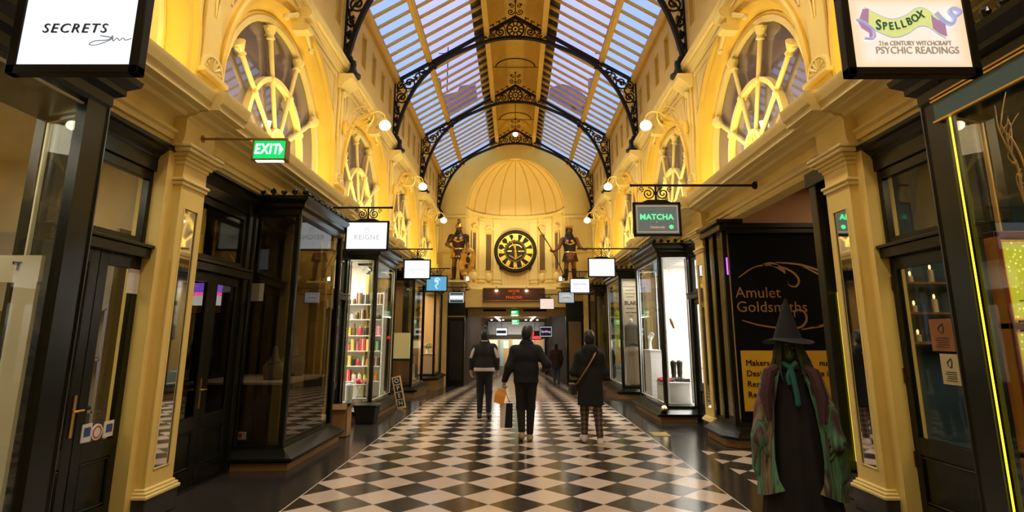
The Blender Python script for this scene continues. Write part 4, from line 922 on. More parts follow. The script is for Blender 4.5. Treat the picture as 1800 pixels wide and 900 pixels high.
# mid distance signs
t = hanging_sign(-1, 14.0, 2.09, 2.76, 2.97, 3.46, 3.72, 'plain white lightbox sign overlapping the blue sign on the left', SIGNW, xend=2.07); text('DELAGINE', .085, (-2.42, 13.972, 3.20), INKL, t); text('FINE JEWELS', .04, (-2.42, 13.972, 3.12), INKL, t)
BLUE = mat('blue_lightbox', (.05, .2, .35), .5, emit=(.09, .32, .52), estr=.9); PALEB = emis('pale_blue_motif', (.6, .85, 1), .9)
t = hanging_sign(-1, 17.3, 2.06, 2.72, 2.92, 3.40, 3.62, 'blue lightbox sign with a pale curling motif on the left', BLUE, xend=2.0)
b = MB(); yy = 17.272; b.tube(spiral((-2.38, yy, 3.25), .09, 1.4, 'xz', 0, 24, 1), .016, 6); b.tube(catmull([(-2.44, yy, 3.28), (-2.34, yy, 3.18), (-2.42, yy, 3.10), (-2.36, yy, 3.0)], 5), .018, 6); b.build('motif', PALEB, t)
GREYS = mat('grey_blue_lightbox', (.2, .26, .28), .5, emit=(.30, .40, .44), estr=.8)
t = hanging_sign(-1, 22.0, 1.94, 2.57, 2.83, 3.28, 3.45, 'small grey sign with a white stripe beside the end wall on the left', GREYS, xend=1.9); b = MB(); b.box(-2.50, -2.01, 21.965, 21.978, 3.0, 3.11); b.build('white_stripe', SIGNW, t); b = MB(); b.box(-2.50, -2.01, 21.965, 21.978, 2.88, 2.95); b.box(-2.50, -2.01, 21.965, 21.978, 3.16, 3.22); b.build('dark_stripe', mat('sign_dark_green', (.03, .07, .06), .4), t)
t = hanging_sign(1, 14.0, 1.79, 2.47, 3.02, 3.50, 3.73, 'plain white lightbox sign nearest the lilac sign on the right', SIGNW, xend=1.55); text('SUTTER', .085, (2.13, 13.972, 3.10), INKL, t)
LILB = mat('lilac_lightbox', (.6, .6, .8), .5, emit=(.72, .74, 1), estr=.95); PURP = mat('purple_ink', (.3, .25, .55), .5, emit=(.42, .38, .75), estr=.5)
t = hanging_sign(1, 17.5, 1.67, 2.28, 2.89, 3.34, 3.55, 'lilac lightbox sign with purple script, overlapping the white sign on the right', LILB, fr=.022, xend=1.62); text('Babushka', .11, (1.97, 17.472, 3.17), PURP, t, shear=.2); text('toys', .09, (1.93, 17.472, 3.03), PURP, t, shear=.2)
t = hanging_sign(1, 22.0, 1.64, 2.27, 2.83, 3.28, 3.42, 'small grey sign with a pale oval label beside the end wall on the right', GREYS, xend=1.58); b = MB(); b.ell((1.955, 21.975, 3.05), (.23, .012, .12), 20, 6); b.build('oval_label', INKL, t); text('Jewellery', .09, (1.955, 21.962, 3.05), INK, t)
t = hanging_sign(1, 23.2, .98, 1.57, 2.66, 3.10, 3.26, 'pale pinkish blank sign in front of the passage entrance', mat('pinkish_lightbox', (.6, .5, .45), .5, emit=(.75, .62, .55), estr=.75), fr=.02, xend=.95)
# signs inside the passage
t = hanging_sign(1, 30.5, 1.25, 1.95, 1.55, 2.12, 2.6, 'black lightbox sign with pink lettering inside the passage', mat('black_lightbox', (.02, .02, .03), .4), fr=.06, rod=False); text('Spelling', .16, (1.6, 30.465, 1.84), emis('pink_neon', (1, .5, .9), 1), t); b = MB(); b.tube([(1.6, 30.5, 2.12), (1.6, 30.5, 2.62)], .015, 6); b.build('rod', BLACK, t); b = MB(); b.tube([(1.30, 30.465, 1.6), (1.9, 30.465, 1.6), (1.9, 30.465, 2.07), (1.30, 30.465, 2.07)], .03, 5, closed=True); b.build('white_border', GREYS, t)
t = hanging_sign(-1, 31, .42, 1.05, 1.62, 2.05, 2.6, 'small white sign behind the man in the striped sleeve jacket', SIGNW, rod=False); b = MB(); b.box(-1.0, -.5, 30.965, 30.978, 1.75, 1.90); b.build('stripe', INK, t); b = MB(); b.tube([(-.73, 31, 2.05), (-.73, 31, 2.62)], .015, 6); b.build('rod', BLACK, t)
t = thing('led_display', (1.15, 33, 1.5), 'red LED display glowing in the passage behind the middle man', 'LED display'); b = MB(); b.box(.95, 1.45, 33, 33.05, 1.45, 1.6); b.box(.75, 1.05, 33, 33.05, 1.65, 1.85); b.build('panel', emis('red_led', (1, .02, .02), 3), t); b = MB(); b.box(.7, 1.5, 33.05, 33.1, 1.4, 1.9); b.tube([(1.1, 33.08, 1.9), (1.1, 33.08, 2.62)], .015, 6); b.build('case', BLACK, t)

# ------------------------------------------------------------------ exit signs
def exit_sign(x, y, z, w, h, label, rodx=None, ar=True):
    EG = mat('exit_green', (.0, .2, .05), .4, emit=(.0, .62, .13), estr=1.0); EW = emis('exit_white', (.9, 1, .95), 2.2)
    t = thing('exit_sign', (x, y, z), label, 'exit sign')
    PANEL[t.name] = MB().box(x-w/2, x+w/2, y-.03, y+.03, z, z+h).build('panel', EG, t, smooth=False)
    b = MB(); f = .012; b.box(x-w/2-f, x+w/2+f, y-.05, y+.05, z+h, z+h+f*1.3); b.box(x-w/2-f, x-w/2, y-.05, y+.05, z-f, z+h); b.box(x+w/2, x+w/2+f, y-.05, y+.05, z-f, z+h); b.box(x-w/2-f, x+w/2+f, y-.05, y+.05, z-f*1.5, z-.002); b.build('frame', mat('bronze_frame', (.30, .17, .04), .4, metal=.4), t)
    text('EXIT', h*.78, (x-w*.10, y-.034, z+h*.52), EW, t, shear=.12, sx=.74, sp=1.12, bold=h*.012)
    if ar: b = MB(); b.prism([(x+w*.30, z+h*.22), (x+w*.42, z+h*.52), (x+w*.30, z+h*.82)], 'y', y-.036, y-.03); b.build('arrow', EW, t)
    b = MB(); b.box(x-w*.42, x+w*.42, y-.03, y+.02, z-f*1.9, z-f*1.4); b.build('downlight_strip', LEDW if w > .2 else EW, t)
    if rodx: b = MB(); b.tube([(rodx, y, z+h+.03), (x+w/2, y, z+h+.03)], .012, 6); b.lathe([(.04, 0), (.04, .015)], (rodx-.01, y, z+h+.03), 10, 'x'); b.build('rod', mat('bronze_frame', (.3, .17, .04)), t)
    return t
exit_sign(-2.545, 5.66, 3.395, .33, .195, 'green illuminated EXIT sign with an arrow on a rod from the left pilaster', rodx=-3.27)
exit_sign(-.03, 25.95, 2.56, .34, .17, 'small green EXIT sign on the passage beam', ar=False)
exit_sign(.0, 33, 2.32, .42, .20, 'smaller green EXIT sign deep inside the passage', ar=False)
# ------------------------------------------------------------------ smooth-union figures (distance field -> surface net)
def sdf_obj(name, prims, h, m, parent, k=.03, cut=None, M=None):
    """prims: ('c', a, b, ra, rb[, flat(x,y)]) tapered limb; ('e', c, (rx,ry,rz)[, euler]); ('-e', ...) carved; cut: f(X,Y,Z)->bool keep"""
    lo = np.array([1e9]*3); hi = -lo
    for p in prims:
        if p[0] == 'c': q = np.array([p[1], p[2]], float); r = max(p[3], p[4])*1.25; lo = np.minimum(lo, q.min(0)-r); hi = np.maximum(hi, q.max(0)+r)
        elif p[0] == 'e': q = np.array(p[1], float); r = max(p[2]); lo = np.minimum(lo, q-r); hi = np.maximum(hi, q+r)
    lo -= 3*h+k*.5; hi += 3*h+k*.5
    ax = [np.arange(lo[i], hi[i]+h, h) for i in range(3)]
    Fd = np.full([len(a) for a in ax], 1.0, np.float32)
    for p in prims:
        if p[0] == 'c':
            a, b = np.array(p[1], float), np.array(p[2], float); ra, rb = p[3], p[4]; fl = p[5] if len(p) > 5 else (1, 1); pad = max(ra, rb)*1.3+k+2*h
            l, u = np.minimum(a, b)-pad, np.maximum(a, b)+pad
        else:
            c = np.array(p[1], float); r = np.array(p[2], float); pad = max(r)+k+2*h; l, u = c-pad, c+pad
        s = [slice(max(0, int((l[i]-lo[i])/h)), max(0, min(len(ax[i]), int((u[i]-lo[i])/h)+2))) for i in range(3)]
        X, Y, Z = np.meshgrid(ax[0][s[0]], ax[1][s[1]], ax[2][s[2]], indexing='ij')
        if p[0] == 'c':
            d = b-a; L2 = max(d@d, 1e-9); t = np.clip(((X-a[0])*d[0]+(Y-a[1])*d[1]+(Z-a[2])*d[2])/L2, 0, 1)
            D = np.sqrt(((X-a[0]-t*d[0])/fl[0])**2+((Y-a[1]-t*d[1])/fl[1])**2+(Z-a[2]-t*d[2])**2)-(ra+(rb-ra)*t)
        else:
            q = [X-c[0], Y-c[1], Z-c[2]]
            if len(p) > 3:
                Rm = np.array(Euler(p[3]).to_matrix().inverted()); q = [Rm[i][0]*q[0]+Rm[i][1]*q[1]+Rm[i][2]*q[2] for i in range(3)]
            n = np.sqrt((q[0]/r[0])**2+(q[1]/r[1])**2+(q[2]/r[2])**2); n2 = np.sqrt((q[0]/r[0]**2)**2+(q[1]/r[1]**2)**2+(q[2]/r[2]**2)**2)+1e-9
            D = n*(n-1)/n2
        G = Fd[s[0], s[1], s[2]]
        if p[0] == '-e': kk = k*.4; hh = np.maximum(kk-np.abs(-D-G), 0)/kk; Fd[s[0], s[1], s[2]] = np.maximum(G, -D)+hh*hh*kk/4
        else: hh = np.maximum(k-np.abs(D-G), 0)/k; Fd[s[0], s[1], s[2]] = np.minimum(G, D)-hh*hh*k/4
    if cut is not None:
        X, Y, Z = np.meshgrid(*ax, indexing='ij'); Fd = np.maximum(Fd, cut(X, Y, Z).astype(np.float32))
    S = Fd < 0; nx, ny, nz = S.shape
    cnt = np.zeros((nx-1, ny-1, nz-1), np.int8)
    for i in (0, 1):
        for j in (0, 1):
            for l_ in (0, 1): cnt += S[i:nx-1+i, j:ny-1+j, l_:nz-1+l_]
    act = (cnt > 0) & (cnt < 8); idx = np.full(act.shape, -1, np.int64); I = np.argwhere(act); idx[act] = np.arange(len(I))
    pos = np.zeros((len(I), 3)); w = np.zeros(len(I))
    cor = [(i, j, l_) for i in (0, 1) for j in (0, 1) for l_ in (0, 1)]
    for a in cor:
        for b in cor:
            if sum(abs(a[q]-b[q]) for q in range(3)) != 1 or a > b: continue
            fa = Fd[I[:, 0]+a[0], I[:, 1]+a[1], I[:, 2]+a[2]]; fb = Fd[I[:, 0]+b[0], I[:, 1]+b[1], I[:, 2]+b[2]]
            m_ = (fa < 0) != (fb < 0); t = np.where(m_, fa/(fa-fb+1e-12), 0)
            for q in range(3): pos[:, q] += np.where(m_, a[q]+(b[q]-a[q])*t, 0)
            w += m_
    V = lo+(I+pos/w[:, None])*h
    faces = []
    for q in range(3):
        o1, o2 = [(1, 2), (0, 2), (0, 1)][q]
        sh = [slice(None)]*3; sh2 = [slice(None)]*3; sh[q] = slice(0, -1); sh2[q] = slice(1, None)
        ch = np.argwhere(S[tuple(sh)] != S[tuple(sh2)])
        ch = ch[(ch[:, o1] > 0) & (ch[:, o2] > 0) & (ch[:, o1] < act.shape[o1]) & (ch[:, o2] < act.shape[o2])]
        c = []
        for d1, d2 in ((-1, -1), (0, -1), (0, 0), (-1, 0)):
            e = ch.copy(); e[:, o1] += d1; e[:, o2] += d2; c.append(idx[e[:, 0], e[:, 1], e[:, 2]])
        faces.append(np.stack(c, 1))
    Fc = np.concatenate(faces); Fc = Fc[(Fc >= 0).all(1)]
    b = MB()
    if M is not None: V = (np.array(M.to_3x3()) @ V.T).T + np.array(M.translation)
    b.v = [tuple(v) for v in V]; b.f = [tuple(int(i) for i in f) for f in Fc]; b.mi = [0]*len(b.f)
    return b.build(name, m, parent, ang=60)

def lerp3(a, b, t): return tuple(a[i]+(b[i]-a[i])*t for i in range(3))
def hand(w, fdir, nrm, s=1., curl=.5):
    """palm, four fingers of different lengths with two bends, thumb leaving the side of the palm"""
    f = Vector(fdir).normalized(); n = Vector(nrm); n = (n-f*n.dot(f)).normalized(); sd = f.cross(n); w = Vector(w); P = []
    kn = w+f*.085*s
    P.append(('c', tuple(w), tuple(w+f*.05*s), .024*s, .030*s, (1, 1))); P.append(('c', tuple(w+f*.03*s-sd*.012*s), tuple(kn-sd*.022*s), .020*s, .015*s)); P.append(('c', tuple(w+f*.03*s+sd*.012*s), tuple(kn+sd*.022*s), .020*s, .015*s))
    for i, (off, L_) in enumerate(((-.033, .068), (-.011, .078), (.011, .073), (.033, .055))):
        a = kn+sd*off*s; d1 = (f*math.cos(curl)+n*math.sin(curl)); d2 = (f*math.cos(curl*2.1)+n*math.sin(curl*2.1))
        m_ = a+d1*L_*.52*s; e = m_+d2*L_*.52*s
        P.append(('c', tuple(a), tuple(m_), .0105*s, .0095*s)); P.append(('c', tuple(m_), tuple(e), .0095*s, .008*s))
    a = w+f*.025*s-sd*.025*s; m_ = a+(f*.7-sd*.6+n*.35).normalized()*.042*s; e = m_+(f*.9+n*.5).normalized()*.032*s
    P.append(('c', tuple(a), tuple(m_), .013*s, .011*s)); P.append(('c', tuple(m_), tuple(e), .011*s, .009*s))
    return P
def head_prims(c, s=1., turn=0.):
    """head facing +Y turned by `turn`; c = centre of the skull"""
    Rm = Matrix.Rotation(turn, 3, 'Z')
    def T(x, y, z): v = Rm @ Vector((x*s, y*s, z*s)); return (c[0]+v.x, c[1]+v.y, c[2]+v.z)
    e = (0, 0, turn)
    return [('e', T(0, -.012, .025), (.074*s, .092*s, .092*s), e), ('e', T(0, .03, -.055), (.055*s, .058*s, .062*s), e), ('e', T(0, .055, -.095), (.026*s, .022*s, .02*s), e),
            ('c', T(0, .086, .012), T(0, .104, -.032), .008*s, .014*s), ('e', T(0, .086, -.066), (.024*s, .012*s, .006*s), e), ('e', T(0, .084, -.078), (.02*s, .012*s, .007*s), e),
            ('-e', T(.03, .090, .004), (.014*s, .012*s, .009*s), e), ('-e', T(-.03, .090, .004), (.014*s, .012*s, .009*s), e),
            ('e', T(.076, -.005, -.012), (.010*s, .020*s, .030*s), e), ('e', T(-.076, -.005, -.012), (.010*s, .020*s, .030*s), e)], T
def person(label, loc, yaw, J, jacket, trousers, shoes, hair, hem, hemw=0, cuff=.97, h=.008, group=None, jr=1., trw=1., hood=False, turn=0., bun=False, skirt=None):
    t = thing('person', loc, label, 'person', group)
    t.rotation_euler = (0, 0, yaw)
    o = ORG[t.name]; ORG[t.name] = Vector((0, 0, 0))
    hp, T = head_prims(J['head'], 1.0, turn)
    P = list(hp)
    nk = J['neck']; P += [('c', lerp3(J['head'], nk, .45), nk, .052, .058), ('c', nk, J['chest'], .075, .115, (1.25, .85)), ('c', J['chest'], J['pelvis'], .115, .115, (1.2, .8))]
    for q in ('L', 'R'):
        P += [('c', J['sh'+q], J['el'+q], .046, .038), ('c', J['el'+q], J['wr'+q], .038, .026), ('c', J['chest'], J['sh'+q], .08, .05)]
        P += hand(J['wr'+q], J['hd'+q], J['hn'+q], .95, J.get('curl', .55))
        P += [('c', J['hip'+q], J['kn'+q], .075, .050), ('c', J['kn'+q], J['an'+q], .047, .034), ('c', J['an'+q], J['toe'+q], .034, .026)]
    sdf_obj('body', P, h*.85, SKIN, t, .02)
    # jacket
    P = [('c', nk, J['chest'], .085, .145, (1.3*jr, .95)), ('c', J['chest'], J['waist'], .145*jr, .150*jr, (1.22, .88)), ('c', J['waist'], (J['pelvis'][0], J['pelvis'][1], hem), max(.150*jr, .158), max(.155*jr, .168), (1.2, .90))]
    ends = []
    for q in ('L', 'R'):
        e = lerp3(J['el'+q], J['wr'+q], cuff)
        P += [('c', J['chest'], J['sh'+q], .12, .078), ('c', J['sh'+q], J['el'+q], .075*jr, .062*jr), ('c', J['el'+q], e, .062*jr, .046*jr)]; ends.append(e)
    if hood: P += [('e', (nk[0], nk[1]-.07, nk[2]-.0), (.125, .085, .085)), ('e', (nk[0], nk[1]-.09, nk[2]-.08), (.10, .06, .09))]
    else: P += [('c', (nk[0], nk[1]-.01, nk[2]-.03), (nk[0], nk[1], nk[2]+.035), .075, .066)]
    jk = sdf_obj('jacket', P, h, jacket, t, .05, cut=lambda X, Y, Z: hem-Z)
    if hemw:
        sdf_obj('jacket_hem', [('c', (J['pelvis'][0], J['pelvis'][1], hem+.02), (J['pelvis'][0], J['pelvis'][1], hem+.022), .178, .178, (1.2, .88))], h, hemw, jk, .01, cut=lambda X, Y, Z: np.maximum(hem-.02-Z, Z-hem-.05))
    # trousers
    pv = J['pelvis']; P = [('c', (pv[0], pv[1], pv[2]+.08), pv, .125, .128, (1.15, .85))]
    for q in ('L', 'R'):
        a = lerp3(J['kn'+q], J['an'+q], .90)
        P += [('c', pv, J['hip'+q], .11, .10), ('c', J['hip'+q], J['kn'+q], .096*trw, .070*trw), ('c', J['kn'+q], a, .070*trw, .054*trw)]
    sdf_obj('trousers', P, h, trousers, t, .03)
    for q in ('L', 'R'):
        a = Vector(J['an'+q]); e = Vector(J['toe'+q]); d = (e-a); sdv = Vector((d.x, d.y, d.z)).normalized()
        heel = a-Vector((0, .045, 0)) if d.y > .03 else a
        P = [('c', tuple(a+Vector((0, 0, -.01))), tuple(a+Vector((0, -.02, -.055))), .045, .040), ('c', tuple(a+Vector((0, -.025, -.055))), tuple(e), .040, .036), ('c', tuple(e), tuple(e+sdv*.03), .040, .030)]
        sdf_obj('shoe', P, h*.8, shoes, t, .03)
    if hair is not None:
        Pp = [('e', T(0, -.020, .040), (.086, .100, .096), (0, 0, turn)), ('e', T(0, -.050, -.01), (.079, .066, .080), (0, 0, turn)), ('e', T(.01, .03, .095), (.060, .060, .045), (0, 0, turn)), ('e', T(.03, .0, .105), (.03, .04, .04)), ('e', T(-.035, -.02, .10), (.035, .04, .035)), ('e', T(-.01, -.05, .10), (.03, .03, .035))]
        if bun: Pp += [('e', T(.01, -.01, .165), (.05, .05, .045))]
        Rm = Matrix.Rotation(-turn, 3, 'Z'); hc = J['head']
        def cutf(X, Y, Z):
            yy = Rm[1][0]*(X-hc[0])+Rm[1][1]*(Y-hc[1]); return np.minimum(yy-.045, .05-(Z-hc[2]))*1.0
        sdf_obj('hair', Pp, h*.85, hair, t, .03, cut=cutf)
    for q in (-1, 1): MB().ell(T(q*.03, .085, .004), .012, 10, 6).build('eye', mat('eye_dark', (.05, .035, .03), .2), t)
    ORG[t.name] = o
    return t
def JT(**k): return k
BLK = mat('black_cloth', (.006, .0055, .006), .9, var=.3, scale=20); CHAR = mat('charcoal_cloth', (.010, .0095, .009), .9, var=.3, scale=20); NAVY = mat('navy_black_cloth', (.005, .0055, .009), .9, var=.3, scale=20); STRIPE = mat('cream_knit', (.48, .42, .38), .8)
def plaid():
    m = mat('brown_plaid', (.08, .045, .035), .85); nt = m.node_tree; b_ = nt.nodes['Principled BSDF']; tc = nd(nt, 'ShaderNodeTexCoord'); prev = None
    for ax_ in ('X', 'Z'):
        wv = nd(nt, 'ShaderNodeTexWave'); wv.bands_direction = ax_; wv.inputs['Scale'].default_value = 4.5; nt.links.new(tc.outputs['Object'], wv.inputs['Vector'])
        cr = nd(nt, 'ShaderNodeValToRGB'); cr.color_ramp.elements[0].color = (.025, .015, .013, 1); cr.color_ramp.elements[1].color = (.17, .105, .08, 1); cr.color_ramp.elements[0].position = .35; cr.color_ramp.elements[1].position = .75; nt.links.new(wv.outputs['Fac'], cr.inputs[0])
        if prev: mx = nd(nt, 'ShaderNodeMix', data_type='RGBA'); mx.inputs['Factor'].default_value = .5; nt.links.new(prev.outputs[0], mx.inputs['A']); nt.links.new(cr.outputs[0], mx.inputs['B']); nt.links.new(mx.outputs['Result'], b_.inputs['Base Color'])
        prev = cr
    return m
PLAID = plaid()
# middle man: navy bomber, bags in the left hand
J2 = JT(head=(.035, .02, 1.63), neck=(.01, 0, 1.47), chest=(0, 0, 1.30), waist=(0, 0, 1.08), pelvis=(0, 0, .93),
        shL=(-.18, 0, 1.375), elL=(-.27, -.05, 1.12), wrL=(-.345, .02, .90), hdL=(-.15, .15, -1), hnL=(1, .2, 0),
        shR=(.18, 0, 1.375), elR=(.335, -.08, 1.16), wrR=(.30, .16, 1.07), hdR=(-.3, .9, .1), hnR=(-.3, .1, -1),
        hipL=(-.09, 0, .90), knL=(-.085, .02, .50), anL=(-.07, -.10, .13), toeL=(-.085, .03, .035), hipR=(.09, 0, .90), knR=(.075, .03, .50), anR=(.055, .0, .085), toeR=(.07, .14, .035), curl=.95)
p2 = person('person in a navy black jacket walking away in the middle, bags in hand', (.17, 9.42, 0), 0, J2, NAVY, BLK, mat('tan_blue_shoe', (.32, .22, .10), .6), HAIRB, .88, h=.008, jr=1.06, turn=R(-38))
# left man: charcoal jacket with pale sleeve stripes
J1 = JT(head=(0, .01, 1.61), neck=(0, 0, 1.46), chest=(0, 0, 1.29), waist=(0, 0, 1.08), pelvis=(0, 0, .93),
        shL=(-.175, 0, 1.37), elL=(-.25, -.02, 1.13), wrL=(-.27, .06, .90), hdL=(.05, .2, -1), hnL=(1, .2, 0), shR=(.175, 0, 1.37), elR=(.24, -.03, 1.13), wrR=(.27, .05, .90), hdR=(0, .2, -1), hnR=(-1, .2, 0),
        hipL=(-.085, 0, .90), knL=(-.08, .03, .50), anL=(-.085, .0, .085), toeL=(-.10, .14, .035), hipR=(.085, 0, .90), knR=(.095, .0, .50), anR=(.10, -.09, .11), toeR=(.11, .05, .035))
p1 = person('person in a charcoal jacket with pale sleeve stripes walking away on the left', (-.63, 11.9, 0), 0, J1, CHAR, BLK, BOOTBLK, HAIRB, .93, hemw=STRIPE, h=.009, jr=1.02, bun=True)
o = ORG[p1.name]; ORG[p1.name] = Vector((0, 0, 0)); JK1 = [c for c in p1.children if c.name.startswith('jacket')][0]; ORG[JK1.name] = Vector((0, 0, 0))
for q in (-1, 1):
    b = MB(); b.tube([(q*.195, -.062, 1.37), (q*.232, -.078, 1.29), (q*.265, -.072, 1.17)], [.026, .03, .028], 8); b.build('sleeve_stripe', STRIPE, JK1)
b = MB(); b.tube([(.07*math.cos(a), .0+.075*math.sin(a)-.01, 1.505) for a in [2*PI*i/16 for i in range(16)]], .014, 6, closed=True); b.build('collar', STRIPE, p1)
ORG[p1.name] = o
# right person: long black coat, tan strap, plaid trousers
J3 = JT(head=(.0, .01, 1.55), neck=(0, 0, 1.40), chest=(0, 0, 1.24), waist=(0, 0, 1.02), pelvis=(0, 0, .88),
        shL=(-.155, 0, 1.30), elL=(-.25, .0, 1.05), wrL=(-.17, .19, 1.02), hdL=(.6, .5, .1), hnL=(.2, .1, -1), shR=(.155, 0, 1.30), elR=(.24, .0, 1.04), wrR=(.17, .19, 1.00), hdR=(-.6, .5, .1), hnR=(-.2, .1, -1),
        hipL=(-.085, 0, .84), knL=(-.09, .06, .47), anL=(-.10, .06, .12), toeL=(-.12, .19, .06), hipR=(.085, 0, .84), knR=(.10, -.02, .47), anR=(.12, -.08, .085), toeR=(.13, .06, .035))
p3 = person('person in a long black coat with a tan shoulder strap walking away', (1.16, 9.15, 0), 0, J3, BLK, PLAID, mat('white_sneaker', (.62, .55, .52), .6), HAIRB, .56, h=.008, jr=.95, hood=True, trw=.95)
o = ORG[p3.name]; ORG[p3.name] = Vector((0, 0, 0))
b = MB(); P = catmull([(.08, -.02, 1.44), (.06, -.15, 1.33), (-.02, -.19, 1.20), (-.12, -.195, 1.05), (-.2, -.15, .93), (-.24, -.06, .85)], 6)
b.loft([[(x-.016, y, z-.008), (x+.016, y, z+.008), (x+.016, y-.012, z+.008), (x-.016, y-.012, z-.008)] for x, y, z in P]); b.build('shoulder_strap', mat('tan_leather', (.36, .13, .03), .5), p3)
MB().obox((-.27, .02, .80), (.10, .24, .17), (0, 0, .1)).build('shoulder_bag', BOOTBLK, p3, bev=.02)
ORG[p3.name] = o
# far person in the passage
J4 = JT(head=(0, .01, 1.58), neck=(0, 0, 1.44), chest=(0, 0, 1.27), waist=(0, 0, 1.06), pelvis=(0, 0, .92), shL=(-.18, 0, 1.37), elL=(-.25, -.02, 1.1), wrL=(-.24, .06, .88), hdL=(0, .2, -1), hnL=(1, .2, 0), shR=(.18, 0, 1.37), elR=(.25, -.03, 1.1), wrR=(.24, .05, .88), hdR=(0, .2, -1), hnR=(-1, .2, 0),
        hipL=(-.085, 0, .88), knL=(-.08, .03, .48), anL=(-.085, .0, .085), toeL=(-.10, .14, .035), hipR=(.085, 0, .88), knR=(.095, .02, .48), anR=(.10, .0, .085), toeR=(.11, .13, .035))
person('small distant person in a brown coat and blue jeans inside the passage', (1.78, 25.6, fz(25.6)), 0, J4, mat('brown_coat', (.045, .025, .018), .8), mat('blue_jeans', (.04, .06, .10), .8), BOOTBLK, HAIRB, .72, h=.014, jr=1.15)
# bags held by the middle person
t = thing('takeaway_bag', (-.225, 9.44, .50), 'orange paper bag with a folded top held by the middle person', 'bag')
OB = mat('orange_paper', (.70, .26, .02), .55, var=.08)
b = MB(); M0 = [(-.34, 9.36, .58), (-.19, 9.36, .545), (-.19, 9.50, .545), (-.34, 9.50, .58)]; M1 = [(-.325, 9.38, .70), (-.155, 9.38, .66), (-.155, 9.48, .66), (-.325, 9.48, .70)]; M2 = [(-.265, 9.42, .795), (-.15, 9.42, .765), (-.15, 9.44, .765), (-.265, 9.44, .795)]
b.loft([M0, M1, M2]); b.build('paper_body', OB, t, smooth=False, bev=.004)
b = MB(); b.tube([(-.21, 9.43, .79), (-.185, 9.44, .845), (-.155, 9.43, .775)], .007, 6); b.build('dark_twist', mat('navy_cord', (.01, .012, .03), .6), t)
t = thing('shopping_bag', (-.13, 9.46, .19), 'tall black and white paper shopping bag hanging below the orange bag', 'bag')
b = MB(); b.loft([[(-.24, 9.42, .19), (-.05, 9.42, .19), (-.05, 9.52, .19), (-.24, 9.52, .19)], [(-.245, 9.43, .56), (-.045, 9.43, .56), (-.045, 9.51, .56), (-.245, 9.51, .56)]]); b.build('white_paper', mat('white_paper', (.70, .64, .56), .6), t, smooth=False)
b = MB(); b.loft([[(-.17, 9.412, .19), (-.048, 9.412, .19), (-.048, 9.42, .19), (-.17, 9.42, .19)], [(-.145, 9.422, .56), (-.043, 9.422, .56), (-.043, 9.43, .56), (-.145, 9.43, .56)]]); b.build('black_front', BLK, t, smooth=False)
b = MB()
for q in (-.03, .03): b.tube(catmull([(-.20, 9.47+q, .56), (-.20, 9.47+q*.8, .68), (-.19, 9.45, .82), (-.14, 9.47+q*.8, .68), (-.09, 9.47+q, .56)], 5), .004, 5)
b.build('handle', BLK, t)

